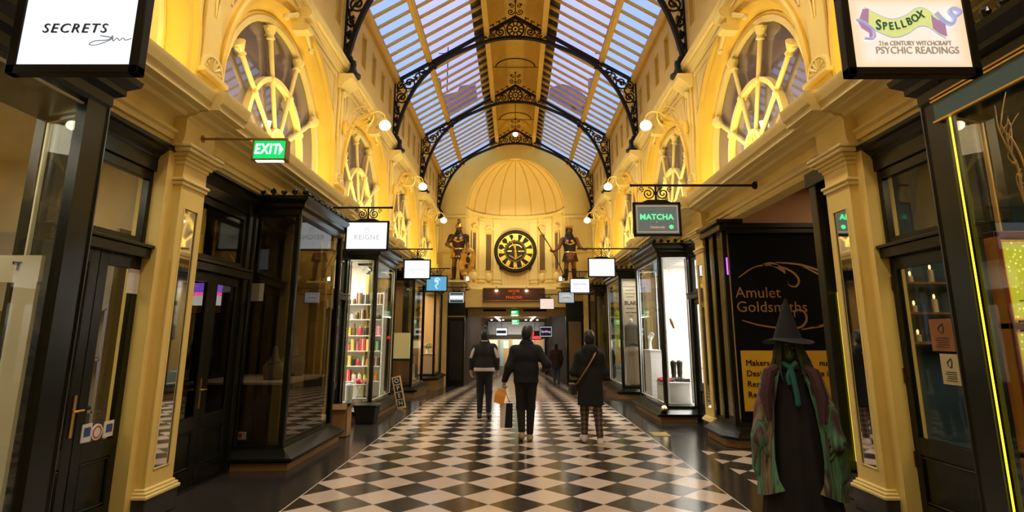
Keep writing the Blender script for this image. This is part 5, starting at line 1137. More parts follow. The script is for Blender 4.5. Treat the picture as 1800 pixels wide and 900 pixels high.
# ------------------------------------------------------------------ clockwork giants on brackets
BRZ = mat('dark_bronze_red', (.055, .020, .008), .4, metal=.3, var=.6, scale=9); GLD = mat('giant_gold', (.72, .40, .06), .35, metal=.55, var=.35, scale=12); BRN = mat('painted_flesh_brown', (.20, .08, .025), .5, var=.4, scale=8); BEARD = mat('black_beard', (.012, .010, .008), .6)
def giant(loc, label, J, kind):
    t = thing('statue', loc, label, 'statue', 'pair of armoured giants beside the clock'); o = ORG[t.name]; ORG[t.name] = Vector((0, 0, 0))
    hp, T = head_prims(J['head'], 1.32, J.get('turn', PI)); P = list(hp); nk = J['neck']
    P += [('c', J['head'], nk, .09, .10), ('c', nk, J['chest'], .12, .20, (1.25, .85)), ('c', J['chest'], J['pelvis'], .20, .18, (1.2, .85))]
    for q in 'LR':
        P += [('c', J['chest'], J['sh'+q], .14, .095), ('c', J['sh'+q], J['el'+q], .095, .07), ('c', J['el'+q], J['wr'+q], .072, .046)] + hand(J['wr'+q], J['hd'+q], J['hn'+q], 1.5, .9)
        P += [('c', J['hip'+q], J['kn'+q], .12, .085), ('c', J['kn'+q], J['an'+q], .085, .055), ('c', J['an'+q], J['toe'+q], .06, .045)]
    sdf_obj('body', P, .016, BRN, t, .03)
    P = [('c', nk, J['chest'], .14, .225, (1.28, .9)), ('c', J['chest'], J['waist'], .225, .19, (1.2, .88))]
    for q in 'LR': P += [('c', J['chest'], J['sh'+q], .16, .125), ('c', J['sh'+q], lerp3(J['sh'+q], J['el'+q], .45), .13, .105)] if kind == 'gog' else [('c', J['chest'], J['sh'+q], .15, .10)]
    sdf_obj('cuirass', P, .016, BRZ if kind == 'gog' else BEARD, t, .05)
    b = MB(); w = J['waist']; n = 18                       # skirt of leather strips
    for i in range(n):
        a = 2*PI*i/n; b.beam((w[0]+.24*math.cos(a), w[1]+.20*math.sin(a), w[2]-.0), (w[0]+.33*math.cos(a), w[1]+.28*math.sin(a), w[2]-.36), .075, .02, (math.cos(a), math.sin(a), .2))
    b.build('skirt_strips', GLD if kind == 'gog' else BRZ, t)
    b = MB(); b.lathe([(.20, -.38), (.29, -.36), (.24, -.02), (.2, .0)], w, 20); b.build('tunic', BRN if kind != 'gog' else BRZ, t)
    b = MB(); b.tube([(w[0]+.25*math.cos(a), w[1]+.21*math.sin(a), w[2]+.02+.02*math.sin(a)) for a in [2*PI*i/24 for i in range(24)]], .035, 6, closed=True)
    c = J['chest']; b.tube([(c[0]-.2, c[1]-.17, c[2]-.02), (c[0], c[1]-.215, c[2]-.11), (c[0]+.2, c[1]-.17, c[2]-.02)], .03, 6); b.ell((c[0]-.1, c[1]-.19, c[2]+.04), (.07, .03, .06), 8, 5); b.ell((c[0]+.1, c[1]-.19, c[2]+.04), (.07, .03, .06), 8, 5)
    b.build('gilt_trim', GLD, t)
    h_ = J['head']
    if kind == 'gog':
        b = MB(); b.lathe([(.155, -.0), (.17, .02), (.15, .05), (.14, .12), (.09, .2), (.0, .23)], (h_[0], h_[1], h_[2]+.03), 18); b.build('helmet', GLD, t)
        b = MB(); b.tube(catmull([(h_[0], h_[1]-.16, h_[2]+.20), (h_[0], h_[1]-.10, h_[2]+.33), (h_[0], h_[1]+.05, h_[2]+.36), (h_[0], h_[1]+.17, h_[2]+.2)], 5), .05, 8); b.build('plume', BRZ, t)
        sdf_obj('beard', [('e', (h_[0], h_[1]-.10, h_[2]-.15), (.095, .07, .10)), ('e', (h_[0], h_[1]+.03, h_[2]-.08), (.13, .12, .12))], .016, BEARD, t, .03, cut=lambda X, Y, Z: Z-(h_[2]-.06))
    else:
        sdf_obj('beard', [('e', (h_[0], h_[1]-.11, h_[2]-.20), (.12, .08, .17)), ('e', (h_[0], h_[1]-.13, h_[2]-.36), (.09, .06, .16))], .016, BEARD, t, .04, cut=lambda X, Y, Z: Z-(h_[2]-.075))
        sdf_obj('hair', [('e', (h_[0], h_[1]+.05, h_[2]+.02), (.15, .13, .17)), ('e', (h_[0], h_[1]+.09, h_[2]-.2), (.17, .09, .2))], .016, BEARD, t, .04)
        b = MB()
        for i in range(14):
            a = 2*PI*i/14; b.ell((h_[0]+.135*math.cos(a), h_[1]+.15*math.sin(a), h_[2]+.14+.02*(i % 2)), (.04, .04, .055), 7, 5)
        b.build('laurel_wreath', GLD, t)
    for q in 'LR':                                         # greaves / boots
        sdf_obj('boot', [('c', lerp3(J['kn'+q], J['an'+q], .2), J['an'+q], .105, .075), ('c', J['an'+q], J['toe'+q], .072, .055)], .016, BRZ, t, .03)
    return t, o
JG = dict(head=(0, 0, 2.18), neck=(0, .01, 1.95), chest=(0, 0, 1.70), waist=(0, 0, 1.30), pelvis=(0, 0, 1.18), shL=(-.30, .0, 1.82), elL=(-.50, .06, 1.52), wrL=(-.30, -.16, 1.36), hdL=(.8, -.2, 0), hnL=(0, .3, -1), shR=(.30, 0, 1.82), elR=(.38, -.05, 1.45), wrR=(.36, -.26, 1.20), hdR=(.2, -.6, -.6), hnR=(-1, 0, 0),
          hipL=(-.13, 0, 1.1), knL=(-.16, -.03, .62), anL=(-.17, .03, .11), toeL=(-.22, -.18, .055), hipR=(.13, 0, 1.1), knR=(.15, -.06, .62), anR=(.16, .0, .11), toeR=(.22, -.2, .055))
t, o = giant((-2.36, 23.35, 3.82), 'armoured giant statue in a plumed gold helmet with a gilt shield, left of the clock', JG, 'gog')
sdf_obj('shield', [('e', (.40, -.36, .74), (.31, .06, .56), (0, R(16), 0)), ('e', (.42, -.42, .80), (.15, .06, .25), (0, R(16), 0)), ('e', (.12, -.38, .62), (.06, .05, .16)), ('e', (.30, -.38, .22), (.12, .05, .07)), ('e', (.50, -.38, 1.2), (.10, .05, .12)), ('e', (.62, -.36, 1.15), (.07, .05, .10)), ('e', (.2, -.38, .42), (.09, .05, .10)), ('e', (.64, -.36, .6), (.06, .05, .14))], .016, GLD, t, .04)
sdf_obj('shield_boss', [('e', (.44, -.47, .82), (.09, .05, .14)), ('e', (.38, -.45, .55), (.07, .04, .10)), ('e', (.46, -.45, 1.06), (.06, .04, .08))], .014, BRZ, t, .02)
ORG[t.name] = o
JM = dict(head=(0, 0, 2.12), neck=(0, .01, 1.90), chest=(0, 0, 1.62), waist=(.02, 0, 1.20), pelvis=(.02, 0, 1.10), shL=(-.28, .0, 1.76), elL=(-.44, -.06, 1.42), wrL=(-.66, -.24, 1.22), hdL=(-.8, -.4, 0), hnL=(0, -.2, 1), shR=(.28, 0, 1.76), elR=(.42, .0, 1.46), wrR=(.56, -.18, 1.32), hdR=(.8, -.3, -.2), hnR=(0, -.4, 1),
          hipL=(-.12, 0, 1.02), knL=(-.15, -.03, .58), anL=(-.16, .03, .11), toeL=(-.2, -.18, .055), hipR=(.14, 0, 1.02), knR=(.16, -.06, .58), anR=(.18, .0, .11), toeR=(.24, -.2, .055))
t, o = giant((2.24, 23.35, 3.78), 'black bearded giant statue holding a long pole weapon, right of the clock', JM, 'magog')
b = MB(); b.tube([(-1.32, -.30, 2.22), (-.70, -.30, 1.22), (-.30, -.30, .30)], [.022, .022, .022], 7); b.build('pole', mat('dark_pole', (.05, .03, .015), .5), t)
b = MB(); b.ell((-.26, -.30, .20), .085, 12, 8)
for i in range(10):
    a = 2*PI*i/10; b.tube([(-.26, -.30, .20), (-.26+.14*math.cos(a), -.30, .20+.14*math.sin(a))], [.03, .003], 5)
b.build('spiked_ball', BLACK, t); b = MB(); b.ell((-1.33, -.30, 2.25), (.05, .05, .06), 10, 6); b.build('pole_knob', GLD, t)
ORG[t.name] = o
for x, lab in ((-2.36, 'left'), (2.24, 'right')):
    t = thing('statue_bracket', (x, 23.8, 3.3), 'cream stone bracket under the %s armoured statue' % lab, 'bracket', 'brackets under the statues')
    z1 = 3.82 if x < 0 else 3.78
    b = MB(); b.box(x-.36, x+.36, 22.95, YE, z1-.09, z1); b.build('shelf', CREAM2, t, bev=.015); b = MB(); b.prism([(23.1, z1-.09), (YE, z1-.09), (YE, z1-.55), (24.1, z1-.42), (23.5, z1-.2)], 'x', x-.22, x+.22); b.build('console', CREAM2, t)
for x in (-1.98, 1.86):
    l = thing('statue_floodlight', (x, 23.6, 3.86), 'small bright floodlight at the foot of the %s statue' % ('left' if x < 0 else 'right'), 'floodlight', 'floodlights at the statues')
    MB().box(x-.06, x+.06, 23.5, 23.62, 3.80, 4.0).build('case', BLACK, l); MB().box(x-.05, x+.05, 23.48, 23.50, 3.84, 3.99).build('lens', emis('flood_lens', (1, .85, .6), 14), l)
# ------------------------------------------------------------------ witch figure
def patch_cloth():
    m = mat('multicolour_patchwork', (.1, .2, .1), .8); nt = m.node_tree; b_ = nt.nodes['Principled BSDF']; tc = nd(nt, 'ShaderNodeTexCoord'); mp = nd(nt, 'ShaderNodeMapping'); mp.inputs['Scale'].default_value = (9, 9, 1.1); mp.inputs['Rotation'].default_value = (0, .5, 0)
    nz = nd(nt, 'ShaderNodeTexNoise'); nz.inputs['Scale'].default_value = 1.1; nz.inputs['Detail'].default_value = 2.5; nz.inputs['Distortion'].default_value = .7
    cr = nd(nt, 'ShaderNodeValToRGB'); cr.color_ramp.interpolation = 'LINEAR'
    for i, (p, c) in enumerate(((.28, (.03, .012, .015)), (.38, (.085, .028, .04)), (.46, (.05, .15, .085)), (.52, (.10, .24, .13)), (.56, (.03, .01, .02)), (.62, (.20, .17, .09)), (.68, (.11, .035, .045)), (.76, (.22, .09, .02)))):
        e = cr.color_ramp.elements[i] if i < 2 else cr.color_ramp.elements.new(p); e.position = p; e.color = (*c, 1)
    nt.links.new(tc.outputs['Object'], mp.inputs[0]); nt.links.new(mp.outputs[0], nz.inputs['Vector']); nt.links.new(nz.outputs['Fac'], cr.inputs[0]); nt.links.new(cr.outputs[0], b_.inputs['Base Color'])
    return m
PATCH = patch_cloth(); ROBE = mat('black_brown_robe', (.005, .003, .0025), .9, var=.3, scale=8); GSK = mat('green_mask_skin', (.05, .075, .025), .6, var=.4, scale=30); HAT = mat('black_felt', (.006, .006, .008), .9, var=.3, scale=25); WHAIR = mat('greenish_straw_hair', (.022, .028, .010), .8)
wx, wy = 2.41, 5.15
t = thing('witch_figure', (wx, wy, 0), 'life size witch figure in a pointed black hat and multicoloured cloak', 'display figure'); o = ORG[t.name]; ORG[t.name] = Vector((0, 0, 0)); t.rotation_euler = (0, 0, R(-24))
hp, T = head_prims((0, -.03, 1.50), 1.0, PI)
P = list(hp)+[('c', T(0, .10, -.02), T(0, .15, -.05), .018, .008), ('c', (0, -.02, 1.45), (0, 0, 1.30), .055, .06), ('c', (0, 0, 1.30), (0, 0, 1.05), .12, .13, (1.3, .8))]
for q in (-1, 1): P += [('c', (0, 0, 1.25), (q*.19, 0, 1.26), .08, .055), ('c', (q*.17, 0, 1.26), (q*.235, -.03, .98), .05, .04), ('c', (q*.235, -.03, .98), (q*.25, -.10, .74), .04, .028)] + hand((q*.25, -.11, .73), (0, -.35, -1), (-q, -.2, 0), .95, .4)
sdf_obj('body', P, .008, GSK, t, .02)
rings = []
for z, rx, ry in ((1.33, .10, .09), (1.28, .20, .12), (1.1, .19, .13), (.85, .22, .16), (.5, .26, .20), (.2, .30, .23), (.0, .33, .25)):
    rings.append([(rx*(1+.05*math.sin(9*a)*(1.4-z))*math.cos(a), ry*(1+.07*math.sin(11*a+z)*(1.4-z))*math.sin(a), z) for a in [2*PI*i/60 for i in range(60)]])
MB().loft(rings).build('robe', ROBE, t, ang=80)
# cloak: two draped fronts and a back, open at the front
def drape(q):
    rings = []; n = 22
    for j, (z, rx, ry, a0, a1) in enumerate(((1.36, .10, .10, -50, 100), (1.31, .22, .16, -62, 100), (1.2, .285, .19, -62, 100), (1.0, .32, .22, -55, 100), (.8, .345, .25, -54, 100), (.6, .37, .27, -56, 100), (.45, .385, .29, -60, 100), (.37, .39, .30, -66, 100))):
        ring = []
        for i in range(n+1):
            a = R(a0+(a1-a0)*i/n); zz = z-(.10*math.sin(PI*i/n*1.2)*(1 if z < .5 else 0))
            f = 1+.05*math.sin(13*a+z*3)*(1.4-z)
            ring.append((q*rx*.86*f*math.cos(a), ry*f*math.sin(a), zz))
        rings.append(ring)
    inner = [[(x*.97, y*.97, z) for x, y, z in r] for r in rings]
    b = MB(); b.loft([r+ri[::-1] for r, ri in zip(rings, inner)], True, True); return b
for q in (-1, 1):
    drape(q).build('cloak_front', PATCH, t, ang=80)
    P = [('c', (q*.18, 0, 1.26), (q*.245, -.04, .98), .062, .070), ('c', (q*.245, -.04, .98), (q*.275, -.10, .74), .070, .085), ('c', (q*.275, -.06, .74), (q*.28, -.02, .50), .085, .095, (1.0, .6))]
    sdf_obj('sleeve', P, .012, PATCH, t, .04)
    b = MB(); b.tube([(q*.10, -.11, 1.345), (q*.17, -.145, 1.30), (q*.215, -.175, 1.1), (q*.20, -.21, .9)], [.03, .05, .05, .02], 8); b.build('lapel', mat('plum_velvet', (.05, .016, .022), .85), t)
b = MB()
rnd = random.Random(3)
for i in range(70):
    a = rnd.uniform(0, 2*PI); 
    if math.sin(a) < 0 and abs(math.cos(a)) < .62: continue
    r0 = .078; x, y = r0*math.cos(a), -.03+.09*math.sin(a); L_ = rnd.uniform(.16, .30)
    b.tube([(x, y, 1.58), (x*1.5, y*1.3, 1.52-L_*.3), (x*(1.7+rnd.uniform(-.3, .5)), y*1.5, 1.50-L_*.7), (x*(1.7+rnd.uniform(-.5, .8)), y*1.5+rnd.uniform(-.03, .03), 1.50-L_)], [.014, .016, .012, .004], 5)
b.build('straggly_hair', WHAIR, t)
b = MB(); rings = []
for r_, z in ((.06, 1.565), (.205, 1.545), (.21, 1.552), (.115, 1.585), (.105, 1.62), (.085, 1.68), (.06, 1.76), (.035, 1.85), (.008, 1.93)):
    rings.append([(r_*math.cos(a)+max(0, z-1.7)*.06, -.03+r_*math.sin(a), z+(.018*math.sin(2*a) if r_ > .2 else 0)) for a in [2*PI*i/28 for i in range(28)]])
b.loft(rings); b.build('pointed_hat', HAT, t)
b = MB(); b.tube(catmull([(-.06, -.11, 1.37), (0, -.135, 1.34), (.05, -.12, 1.38)], 4), .022, 7); b.tube(catmull([(0, -.14, 1.34), (.015, -.16, 1.22), (.03, -.165, 1.10), (.03, -.165, 1.02)], 4), [.024]*12+[.006], 7); b.tube(catmull([(-.0, -.14, 1.34), (-.03, -.16, 1.26), (-.02, -.16, 1.20)], 4), .016, 6); b.build('teal_scarf', mat('teal_cloth', (.01, .11, .095), .7), t)
for q in (-1, 1): MB().ell(T(q*.03, .085, .004), .013, 10, 6).build('eye', mat('eye_dark', (.05, .035, .03), .2), t)
ORG[t.name] = o
# ------------------------------------------------------------------ shop contents
PALE = mat('pale_display_paint', (.62, .55, .42), .5)
def shelf_unit(x0, x1, y0, y1, zs, label, m, face='y', back=True, ztop=None):
    t = thing('shelf_unit', ((x0+x1)/2, (y0+y1)/2, 0.015), label, 'shelving')
    zt = ztop or zs[-1]+.3
    for z in zs: MB().box(x0, x1, y0, y1, z-.02, z).build('shelf', m, t, smooth=False)
    b = MB()
    if face == 'y':
        for x in (x0, x1): b.box(x-.015, x+.015, y0, y1, .015, zt)
        if back: b.box(x0, x1, y1-.01, y1+.01, .015, zt)
    else:
        for y in (y0, y1): b.box(x0, x1, y-.015, y+.015, .015, zt)
    b.build('frame', m, t, smooth=False); return t
# lingerie shop (left, nearest): pale shelving with bags along the back
shelf_unit(-5.75, -5.35, .8, 5.2, (.35, .8, 1.22, 1.64, 2.05), 'long cream shelving along the back wall of the left shop nearest the photographer', PALE, 'x', ztop=2.5)
BAGC = [mat('bag_black', (.02, .02, .02), .4), mat('bag_cream', (.62, .5, .36), .5), mat('bag_red', (.35, .03, .03), .4), mat('bag_tan', (.35, .18, .07), .5)]
rnd = random.Random(11); bi = 0
BN = ['black', 'cream', 'red', 'tan']; SHN = ['lowest', 'second', 'middle', 'fourth', 'top']
for zi, z in enumerate((.35, .8, 1.22, 1.64)):
    for yi, y in enumerate((1.9, 2.8, 3.7, 4.6)):
        ci = (zi*3+yi) % 4; w_ = .12+.03*((zi+yi) % 3)
        t = thing('handbag', (-5.55, y, z), '%s handbag on the %s shelf of the left shop nearest the photographer, %s along' % (BN[ci], SHN[zi], ['first', 'second', 'third', 'last'][yi]), 'handbag', 'handbags on the cream shelving')
        b = MB(); b.loft([[(-5.62, y-w_, z), (-5.47, y-w_, z), (-5.47, y+w_, z), (-5.62, y+w_, z)], [(-5.60, y-w_*1.1, z+.1), (-5.49, y-w_*1.1, z+.1), (-5.49, y+w_*1.1, z+.1), (-5.60, y+w_*1.1, z+.1)], [(-5.56, y-w_*.8, z+.19), (-5.53, y-w_*.8, z+.19), (-5.53, y+w_*.8, z+.19), (-5.56, y+w_*.8, z+.19)]]); b.build('bag_body', BAGC[ci], t, bev=.01)
        b = MB(); b.tube([(-5.545, y+.08*math.cos(a), z+.18+.11*math.sin(a)) for a in [PI*i/10 for i in range(11)]], .008, 5); b.build('handle', BAGC[ci], t)
shelf_unit(-5.2, -3.75, 5.28, 5.5, (.5, .95, 1.4, 1.85), 'grey shelving facing the nearest left door inside the shop', mat('grey_shelf', (.30, .26, .20), .5), 'y', ztop=2.6)
for zi, z in enumerate((.5, .95, 1.4)):
    for xi, x in enumerate((-4.9, -4.4, -3.95)):
        t = thing('shoe', (x, 5.36, z), 'small %s shoe on the %s grey shelf behind the nearest left door' % (['black', 'cream', 'red'][(zi+xi) % 3]+(' left', ' middle', ' right')[xi], ['lowest', 'middle', 'upper'][zi]), 'shoe', 'shoes on the grey shelving')
        b = MB(); b.loft([[(x-.11, 5.33, z), (x+.11, 5.33, z), (x+.11, 5.41, z), (x-.11, 5.41, z)], [(x-.11, 5.335, z+.03), (x+.10, 5.335, z+.025), (x+.10, 5.405, z+.025), (x-.11, 5.405, z+.03)], [(x-.11, 5.345, z+.11), (x-.04, 5.35, z+.09), (x-.04, 5.39, z+.09), (x-.11, 5.395, z+.11)]]); b.build('upper', BAGC[(zi+xi) % 3], t, bev=.01); MB().box(x-.11, x-.08, 5.35, 5.39, z, z+.03).build('heel', BOOTBLK, t)
t = thing('header_stand', (-3.4, 3.44, .25), 'white display frame with a lettered header board inside the nearest left shop window', 'display stand')
wb = mat('cream_board', (.66, .60, .42), .5)
MB().box(-3.46, -2.985, 3.56, 3.59, 1.93, 2.10).build('header_board', wb, t); MB().box(-3.13, -2.99, 3.56, 3.59, .25, 1.93).build('upright', wb, t); MB().box(-3.46, -3.40, 3.56, 3.59, .25, 1.93).build('upright', wb, t)
text("'T", .075, (-3.13, 3.555, 2.03), INK, t)
for i, y in enumerate((4.35, 4.95)):
    t = thing('wall_lamp', (-5.2, y, 1.9), 'small glowing wall light inside the nearest left shop, %s of two' % ('nearer' if i == 0 else 'farther'), 'wall light', 'small wall lights in the nearest left shop'); MB().ell((-5.25, y, 1.92), .05, 10, 6).build('bulb', emis('amber_bulb', (1, .62, .25), 18), t); MB().box(-5.36, -5.25, y-.02, y+.02, 1.90, 1.94).build('arm', BRASS, t)
def card(x, y0, y1, z0, z1, label, m, name='sticker', cat='sticker', s=-1, th=.004, grp=None):
    t = thing(name, (x, (y0+y1)/2, z0), label, cat, grp); MB().box(x-th, x+th, y0, y1, z0, z1).build('sheet', m, t, smooth=False); return t
SW = mat('sticker_white', (.7, .68, .62), .4); SB = mat('sticker_blue', (.03, .06, .22), .4); SR = mat('sticker_red', (.5, .03, .03), .4)
def stk(x, y0, y1, z0, z1, label, m2, fx=.25):
    t = card(x, y0, y1, z0, z1, label, SW); w_ = y1-y0; hh = z1-z0; b = MB(); q = .006 if x < 0 else -.006; b.box(min(x, x+q), max(x, x+q), y0+w_*.2, y1-w_*.15, z0+hh*.3, z1-hh*.2); b.build('print', m2, t, smooth=False)
stk(-3.485, 4.44, 4.57, .76, .86, 'small white card sticker at the foot of the left leaf of the nearest left door', SR)
stk(-3.485, 4.82, 4.93, .76, .90, 'blue and white card sticker low on the right leaf of the nearest left door', SB)
t = thing('sticker', (-3.485, 5.06, .78), 'round white sticker beside the blue card sticker on the nearest left door', 'sticker'); MB().lathe([(.065, -.004), (.065, .004)], (-3.485, 4.995, .82), 20, 'x').build('disc', SW, t); MB().lathe([(.05, 0), (.05, .006), (.04, .006), (.04, 0)], (-3.485, 4.995, .82), 20, 'x').build('red_ring', SR, t)
stk(-3.485, 5.075, 5.19, .76, .89, 'blue topped sticker at the right end of the row on the nearest left door', SB)
card(-3.485, 5.12, 5.27, 1.98, 2.2, 'pale notice in the upper corner of the nearest left door', SW, 'notice', 'notice')
t = thing('light_box', (-3.75, 7.0, 2.0), 'small purple and pink glowing light box inside the second left door', 'light box')
MB().box(-3.95, -3.62, 7.0, 7.06, 2.13, 2.24).build('purple_strip', emis('purple_glow', (.22, .08, .75), .9), t); MB().box(-3.95, -3.62, 7.0, 7.06, 2.09, 2.125).build('pink_strip', emis('pink_glow', (1, .1, .3), 1.2), t); MB().box(-3.95, -3.62, 7.0, 7.06, 1.97, 2.085).build('white_strip', emis('pale_glow', (.7, .7, .75), .7), t); MB().box(-3.95, -3.62, 7.0, 7.06, 1.88, 1.965).build('orange_strip', mat('orange_strip', (.4, .15, .03), .5), t); MB().box(-3.98, -3.60, 7.06, 7.1, 1.86, 2.30).build('case', BLACK, t); b = MB(); b.tube([(-3.8, 7.08, 2.3), (-3.8, 7.08, 3.3)], .01, 5); b.build('hanger', BLACK, t)
# dark window on the left: plinth, two busts, notice
t = thing('display_plinth', (-3.6, 8.6, .26), 'low dark display plinth with a pale top edge in the dark left bay window', 'plinth')
MB().box(-4.3, -3.02, 7.7, 9.3, .26, .98).build('body', wallD, t); MB().box(-4.3, -3.0, 7.68, 9.32, .98, 1.01).build('top_edge', mat('pale_edge', (.42, .36, .28), .5), t)
for i, (x, y, s_, lab) in enumerate(((-3.35, 8.15, 1.0, 'nearer grey jewellery bust on the plinth in the dark left bay window'), (-3.40, 8.95, 1.25, 'larger grey jewellery bust at the back of the dark left bay window'))):
    t = thing('jewellery_bust', (x, y, 1.01), lab, 'bust', 'busts in the dark bay window'); o = ORG[t.name]; ORG[t.name] = Vector((0, 0, 0))
    sdf_obj('bust', [('c', (0, 0, .02), (0, 0, .14*s_), .10*s_, .12*s_, (1.3, .8)), ('c', (0, 0, .14*s_), (0, 0, .30*s_), .10*s_, .045*s_, (1.2, .8)), ('c', (0, 0, .28*s_), (0, 0, .42*s_), .04*s_, .035*s_)], .012, mat('grey_velvet', (.16, .15, .14), .9), t, .04, cut=lambda X, Y, Z: -Z)
    b = MB(); b.tube([(.09*s_*math.cos(a), -.02+.08*s_*math.sin(a), .25*s_+.03*math.sin(a)) for a in [2*PI*j/16 for j in range(16)]], .008, 5, closed=True); b.build('necklace', BOOTBLK, t); ORG[t.name] = o
t = thing('notice', (-3.2, 7.49, 2.05), 'square pale notice on the near pane of the dark left bay window', 'notice'); MB().box(-3.46, -3.30, 7.494, 7.500, 2.05, 2.28).build('sheet', SW, t)
t = thing('sticker', (-3.4, 7.49, .35), 'red and white sticker low on the near pane of the dark left bay window', 'sticker'); MB().box(-3.46, -3.36, 7.494, 7.50, .34, .43).build('sheet', SW, t); MB().box(-3.45, -3.41, 7.490, 7.494, .36, .41).build('print', SR, t)
MB_ = MB(); MB_.box(-3.6, -3.25, 9.42, 9.46, .3, 3.1); struct(MB_.build('wall_left', mat('ochre_stripe_wall', (.36, .22, .05), .6, var=.3), smooth=False))
# bright shop: shelves full of goods
zs = (.62, .95, 1.28, 1.62, 1.98, 2.32)
shelf_unit(-4.35, -3.02, 13.15, 13.45, zs, 'white shelf unit crowded with colourful goods in the brightly lit left shop', WHITE, 'y', ztop=2.6)
GC = [('orange', (.75, .25, .03)), ('yellow', (.75, .55, .06)), ('red', (.6, .04, .06)), ('white', (.75, .72, .68)), ('green', (.08, .28, .08)), ('brown', (.16, .08, .03)), ('pink', (.65, .2, .28)), ('black', (.03, .03, .03))]
for zi, z in enumerate(zs):
    x = -4.28; n = 0
    while x < -3.10:
        ci = rnd.randrange(8) if zi < 4 else rnd.choice((3, 5, 7, 7)); w_ = rnd.uniform(.07, .13); hh = rnd.uniform(.13, .26)
        gm = mat('goods_'+GC[ci][0], GC[ci][1], .4); kind = rnd.randrange(3); nm = ('gift_box', 'jar', 'bottle')[kind]
        t = thing(nm, (x+w_/2, 13.25, z), '%s %s on the %s shelf of the bright left shop, %s from the left' % (GC[ci][0], nm.replace('_', ' '), ['lowest', 'second', 'third', 'fourth', 'fifth', 'top'][zi], ['first', 'second', 'third', 'fourth', 'fifth', 'sixth', 'seventh', 'eighth', 'ninth', 'tenth', 'eleventh', 'twelfth', 'thirteenth'][n]), nm.replace('_', ' '), 'goods on the white shelf unit')
        c = x+w_/2; r_ = w_*.45
        if kind == 0: b = MB(); b.box(x, x+w_, 13.18, 13.30, z, z+hh); b.build('box', gm, t, bev=.004); b = MB(); b.box(c-.008, c+.008, 13.176, 13.304, z, z+hh+.003); b.build('ribbon', mat('goods_white', GC[3][1], .4), t)
        elif kind == 1: MB().lathe([(r_*.9, 0), (r_, .01), (r_, hh*.6), (r_*.8, hh*.7)], (c, 13.24, z), 12).build('glass_body', gm, t); MB().lathe([(r_*.85, hh*.7), (r_*.85, hh*.85), (0, hh*.86)], (c, 13.24, z), 12).build('lid', BRASS, t)
        else: MB().lathe([(r_*.8, 0), (r_*.8, hh*.6), (r_*.3, hh*.78), (r_*.3, hh*.95)], (c, 13.24, z), 12).build('bottle_body', gm, t); MB().lathe([(r_*.36, hh*.93), (r_*.36, hh*1.04), (0, hh*1.04)], (c, 13.24, z), 10).build('cap', mat('goods_black', GC[7][1], .4), t)
        x += w_+rnd.uniform(.01, .03); n += 1
t = thing('wire_stand', (-3.2, 12.25, .26), 'white crossed wire stand with red cushions at the front of the bright left shop window', 'display stand')
b = MB(); W_ = [(-3.36, 12.2), (-3.08, 12.2)]
for z in (.34, .62):
    b.tube([(-3.22+.15*math.cos(a), 12.25+.08*math.sin(a), z+.0) for a in [2*PI*i/16 for i in range(16)]], .013, 5, closed=True)
b.tube(catmull([(-3.36, 12.2, .74), (-3.25, 12.2, .55), (-3.22, 12.2, .48), (-3.33, 12.2, .28)], 5), .014, 5); b.tube(catmull([(-3.08, 12.2, .74), (-3.19, 12.2, .55), (-3.22, 12.2, .48), (-3.11, 12.2, .28)], 5), .014, 5); b.build('wire_frame', WHITE, t)
b = MB(); b.ell((-3.28, 12.28, .66), (.07, .06, .08), 10, 6); b.ell((-3.14, 12.28, .66), (.06, .06, .07), 10, 6); b.build('cushion', mat('goods_red', GC[2][1], .4), t)
t = thing('storage_bin', (-3.42, 12.1, .26), 'white bin at the left corner of the bright left shop window', 'bin'); MB().lathe([(.0, 0), (.075, 0), (.09, .36), (.08, .36), (.07, .02)], (-3.40, 12.08, .26), 16).build('bin_body', WHITE, t); MB().ell((-3.40, 12.08, .62), (.075, .075, .04), 12, 6).build('contents', mat('pale_blue_tissue', (.5, .6, .8), .7), t)
t = thing('track_light', (-3.35, 12.5, 3.1), 'grey track spotlight hanging from the ceiling of the bright left shop', 'spotlight'); MB().box(-3.5, -3.1, 12.6, 12.64, 3.14, 3.18).build('track', BLACK, t); MB().lathe([(.07, -.1), (.07, .1), (.05, .12), (0, .12)], (-3.3, 12.6, 3.02), 14, 'y').build('lamp_head', mat('light_grey_metal', (.4, .4, .4), .4), t)
MB_ = MB(); MB_.box(-3.48, -3.42, 13.3, 13.75, .26, 3.1); struct(MB_.build('wall_left', mat('lime_cream_wall', (.55, .46, .16), .6, var=.2), smooth=False))
# dim shop on the left: a glowing stand and coats
t = thing('glass_cabinet', (-3.5, 17.4, .26), 'small lit cabinet in the dim fourth left shop window', 'cabinet'); b = MB(); b.box(-3.7, -3.1, 17.4, 17.7, .26, .9); b.build('base', flWood, t); b = MB(); b.box(-3.68, -3.12, 17.42, 17.68, .95, 1.7); b.build('lit_case', mat('lit_case', (.5, .42, .2), .4, emit=(1, .75, .3), estr=.2), t); MB().box(-3.72, -3.08, 17.38, 17.72, .9, .95).build('counter', BLACK, t)
t = thing('coat_stand', (-3.38, 18.3, .26), 'dark coat on a stand in the dim fourth left shop window', 'coat stand'); o = ORG[t.name]; ORG[t.name] = Vector((0, 0, 0)); sdf_obj('coat', [('c', (0, 0, 1.3), (0, 0, .6), .15, .2, (1.1, .7)), ('c', (0, 0, 1.3), (.2, 0, 1.25), .1, .07), ('c', (0, 0, 1.3), (-.2, 0, 1.25), .1, .07), ('c', (.2, 0, 1.25), (.26, 0, .8), .07, .06), ('c', (-.2, 0, 1.25), (-.26, 0, .8), .07, .06)], .016, CHAR, t, .05); MB().lathe([(.16, 0), (.16, .02), (.015, .03), (.015, 1.5), (.03, 1.52), (0, 1.54)], (0, 0, 0), 14).build('stand', BLACK, t); ORG[t.name] = o
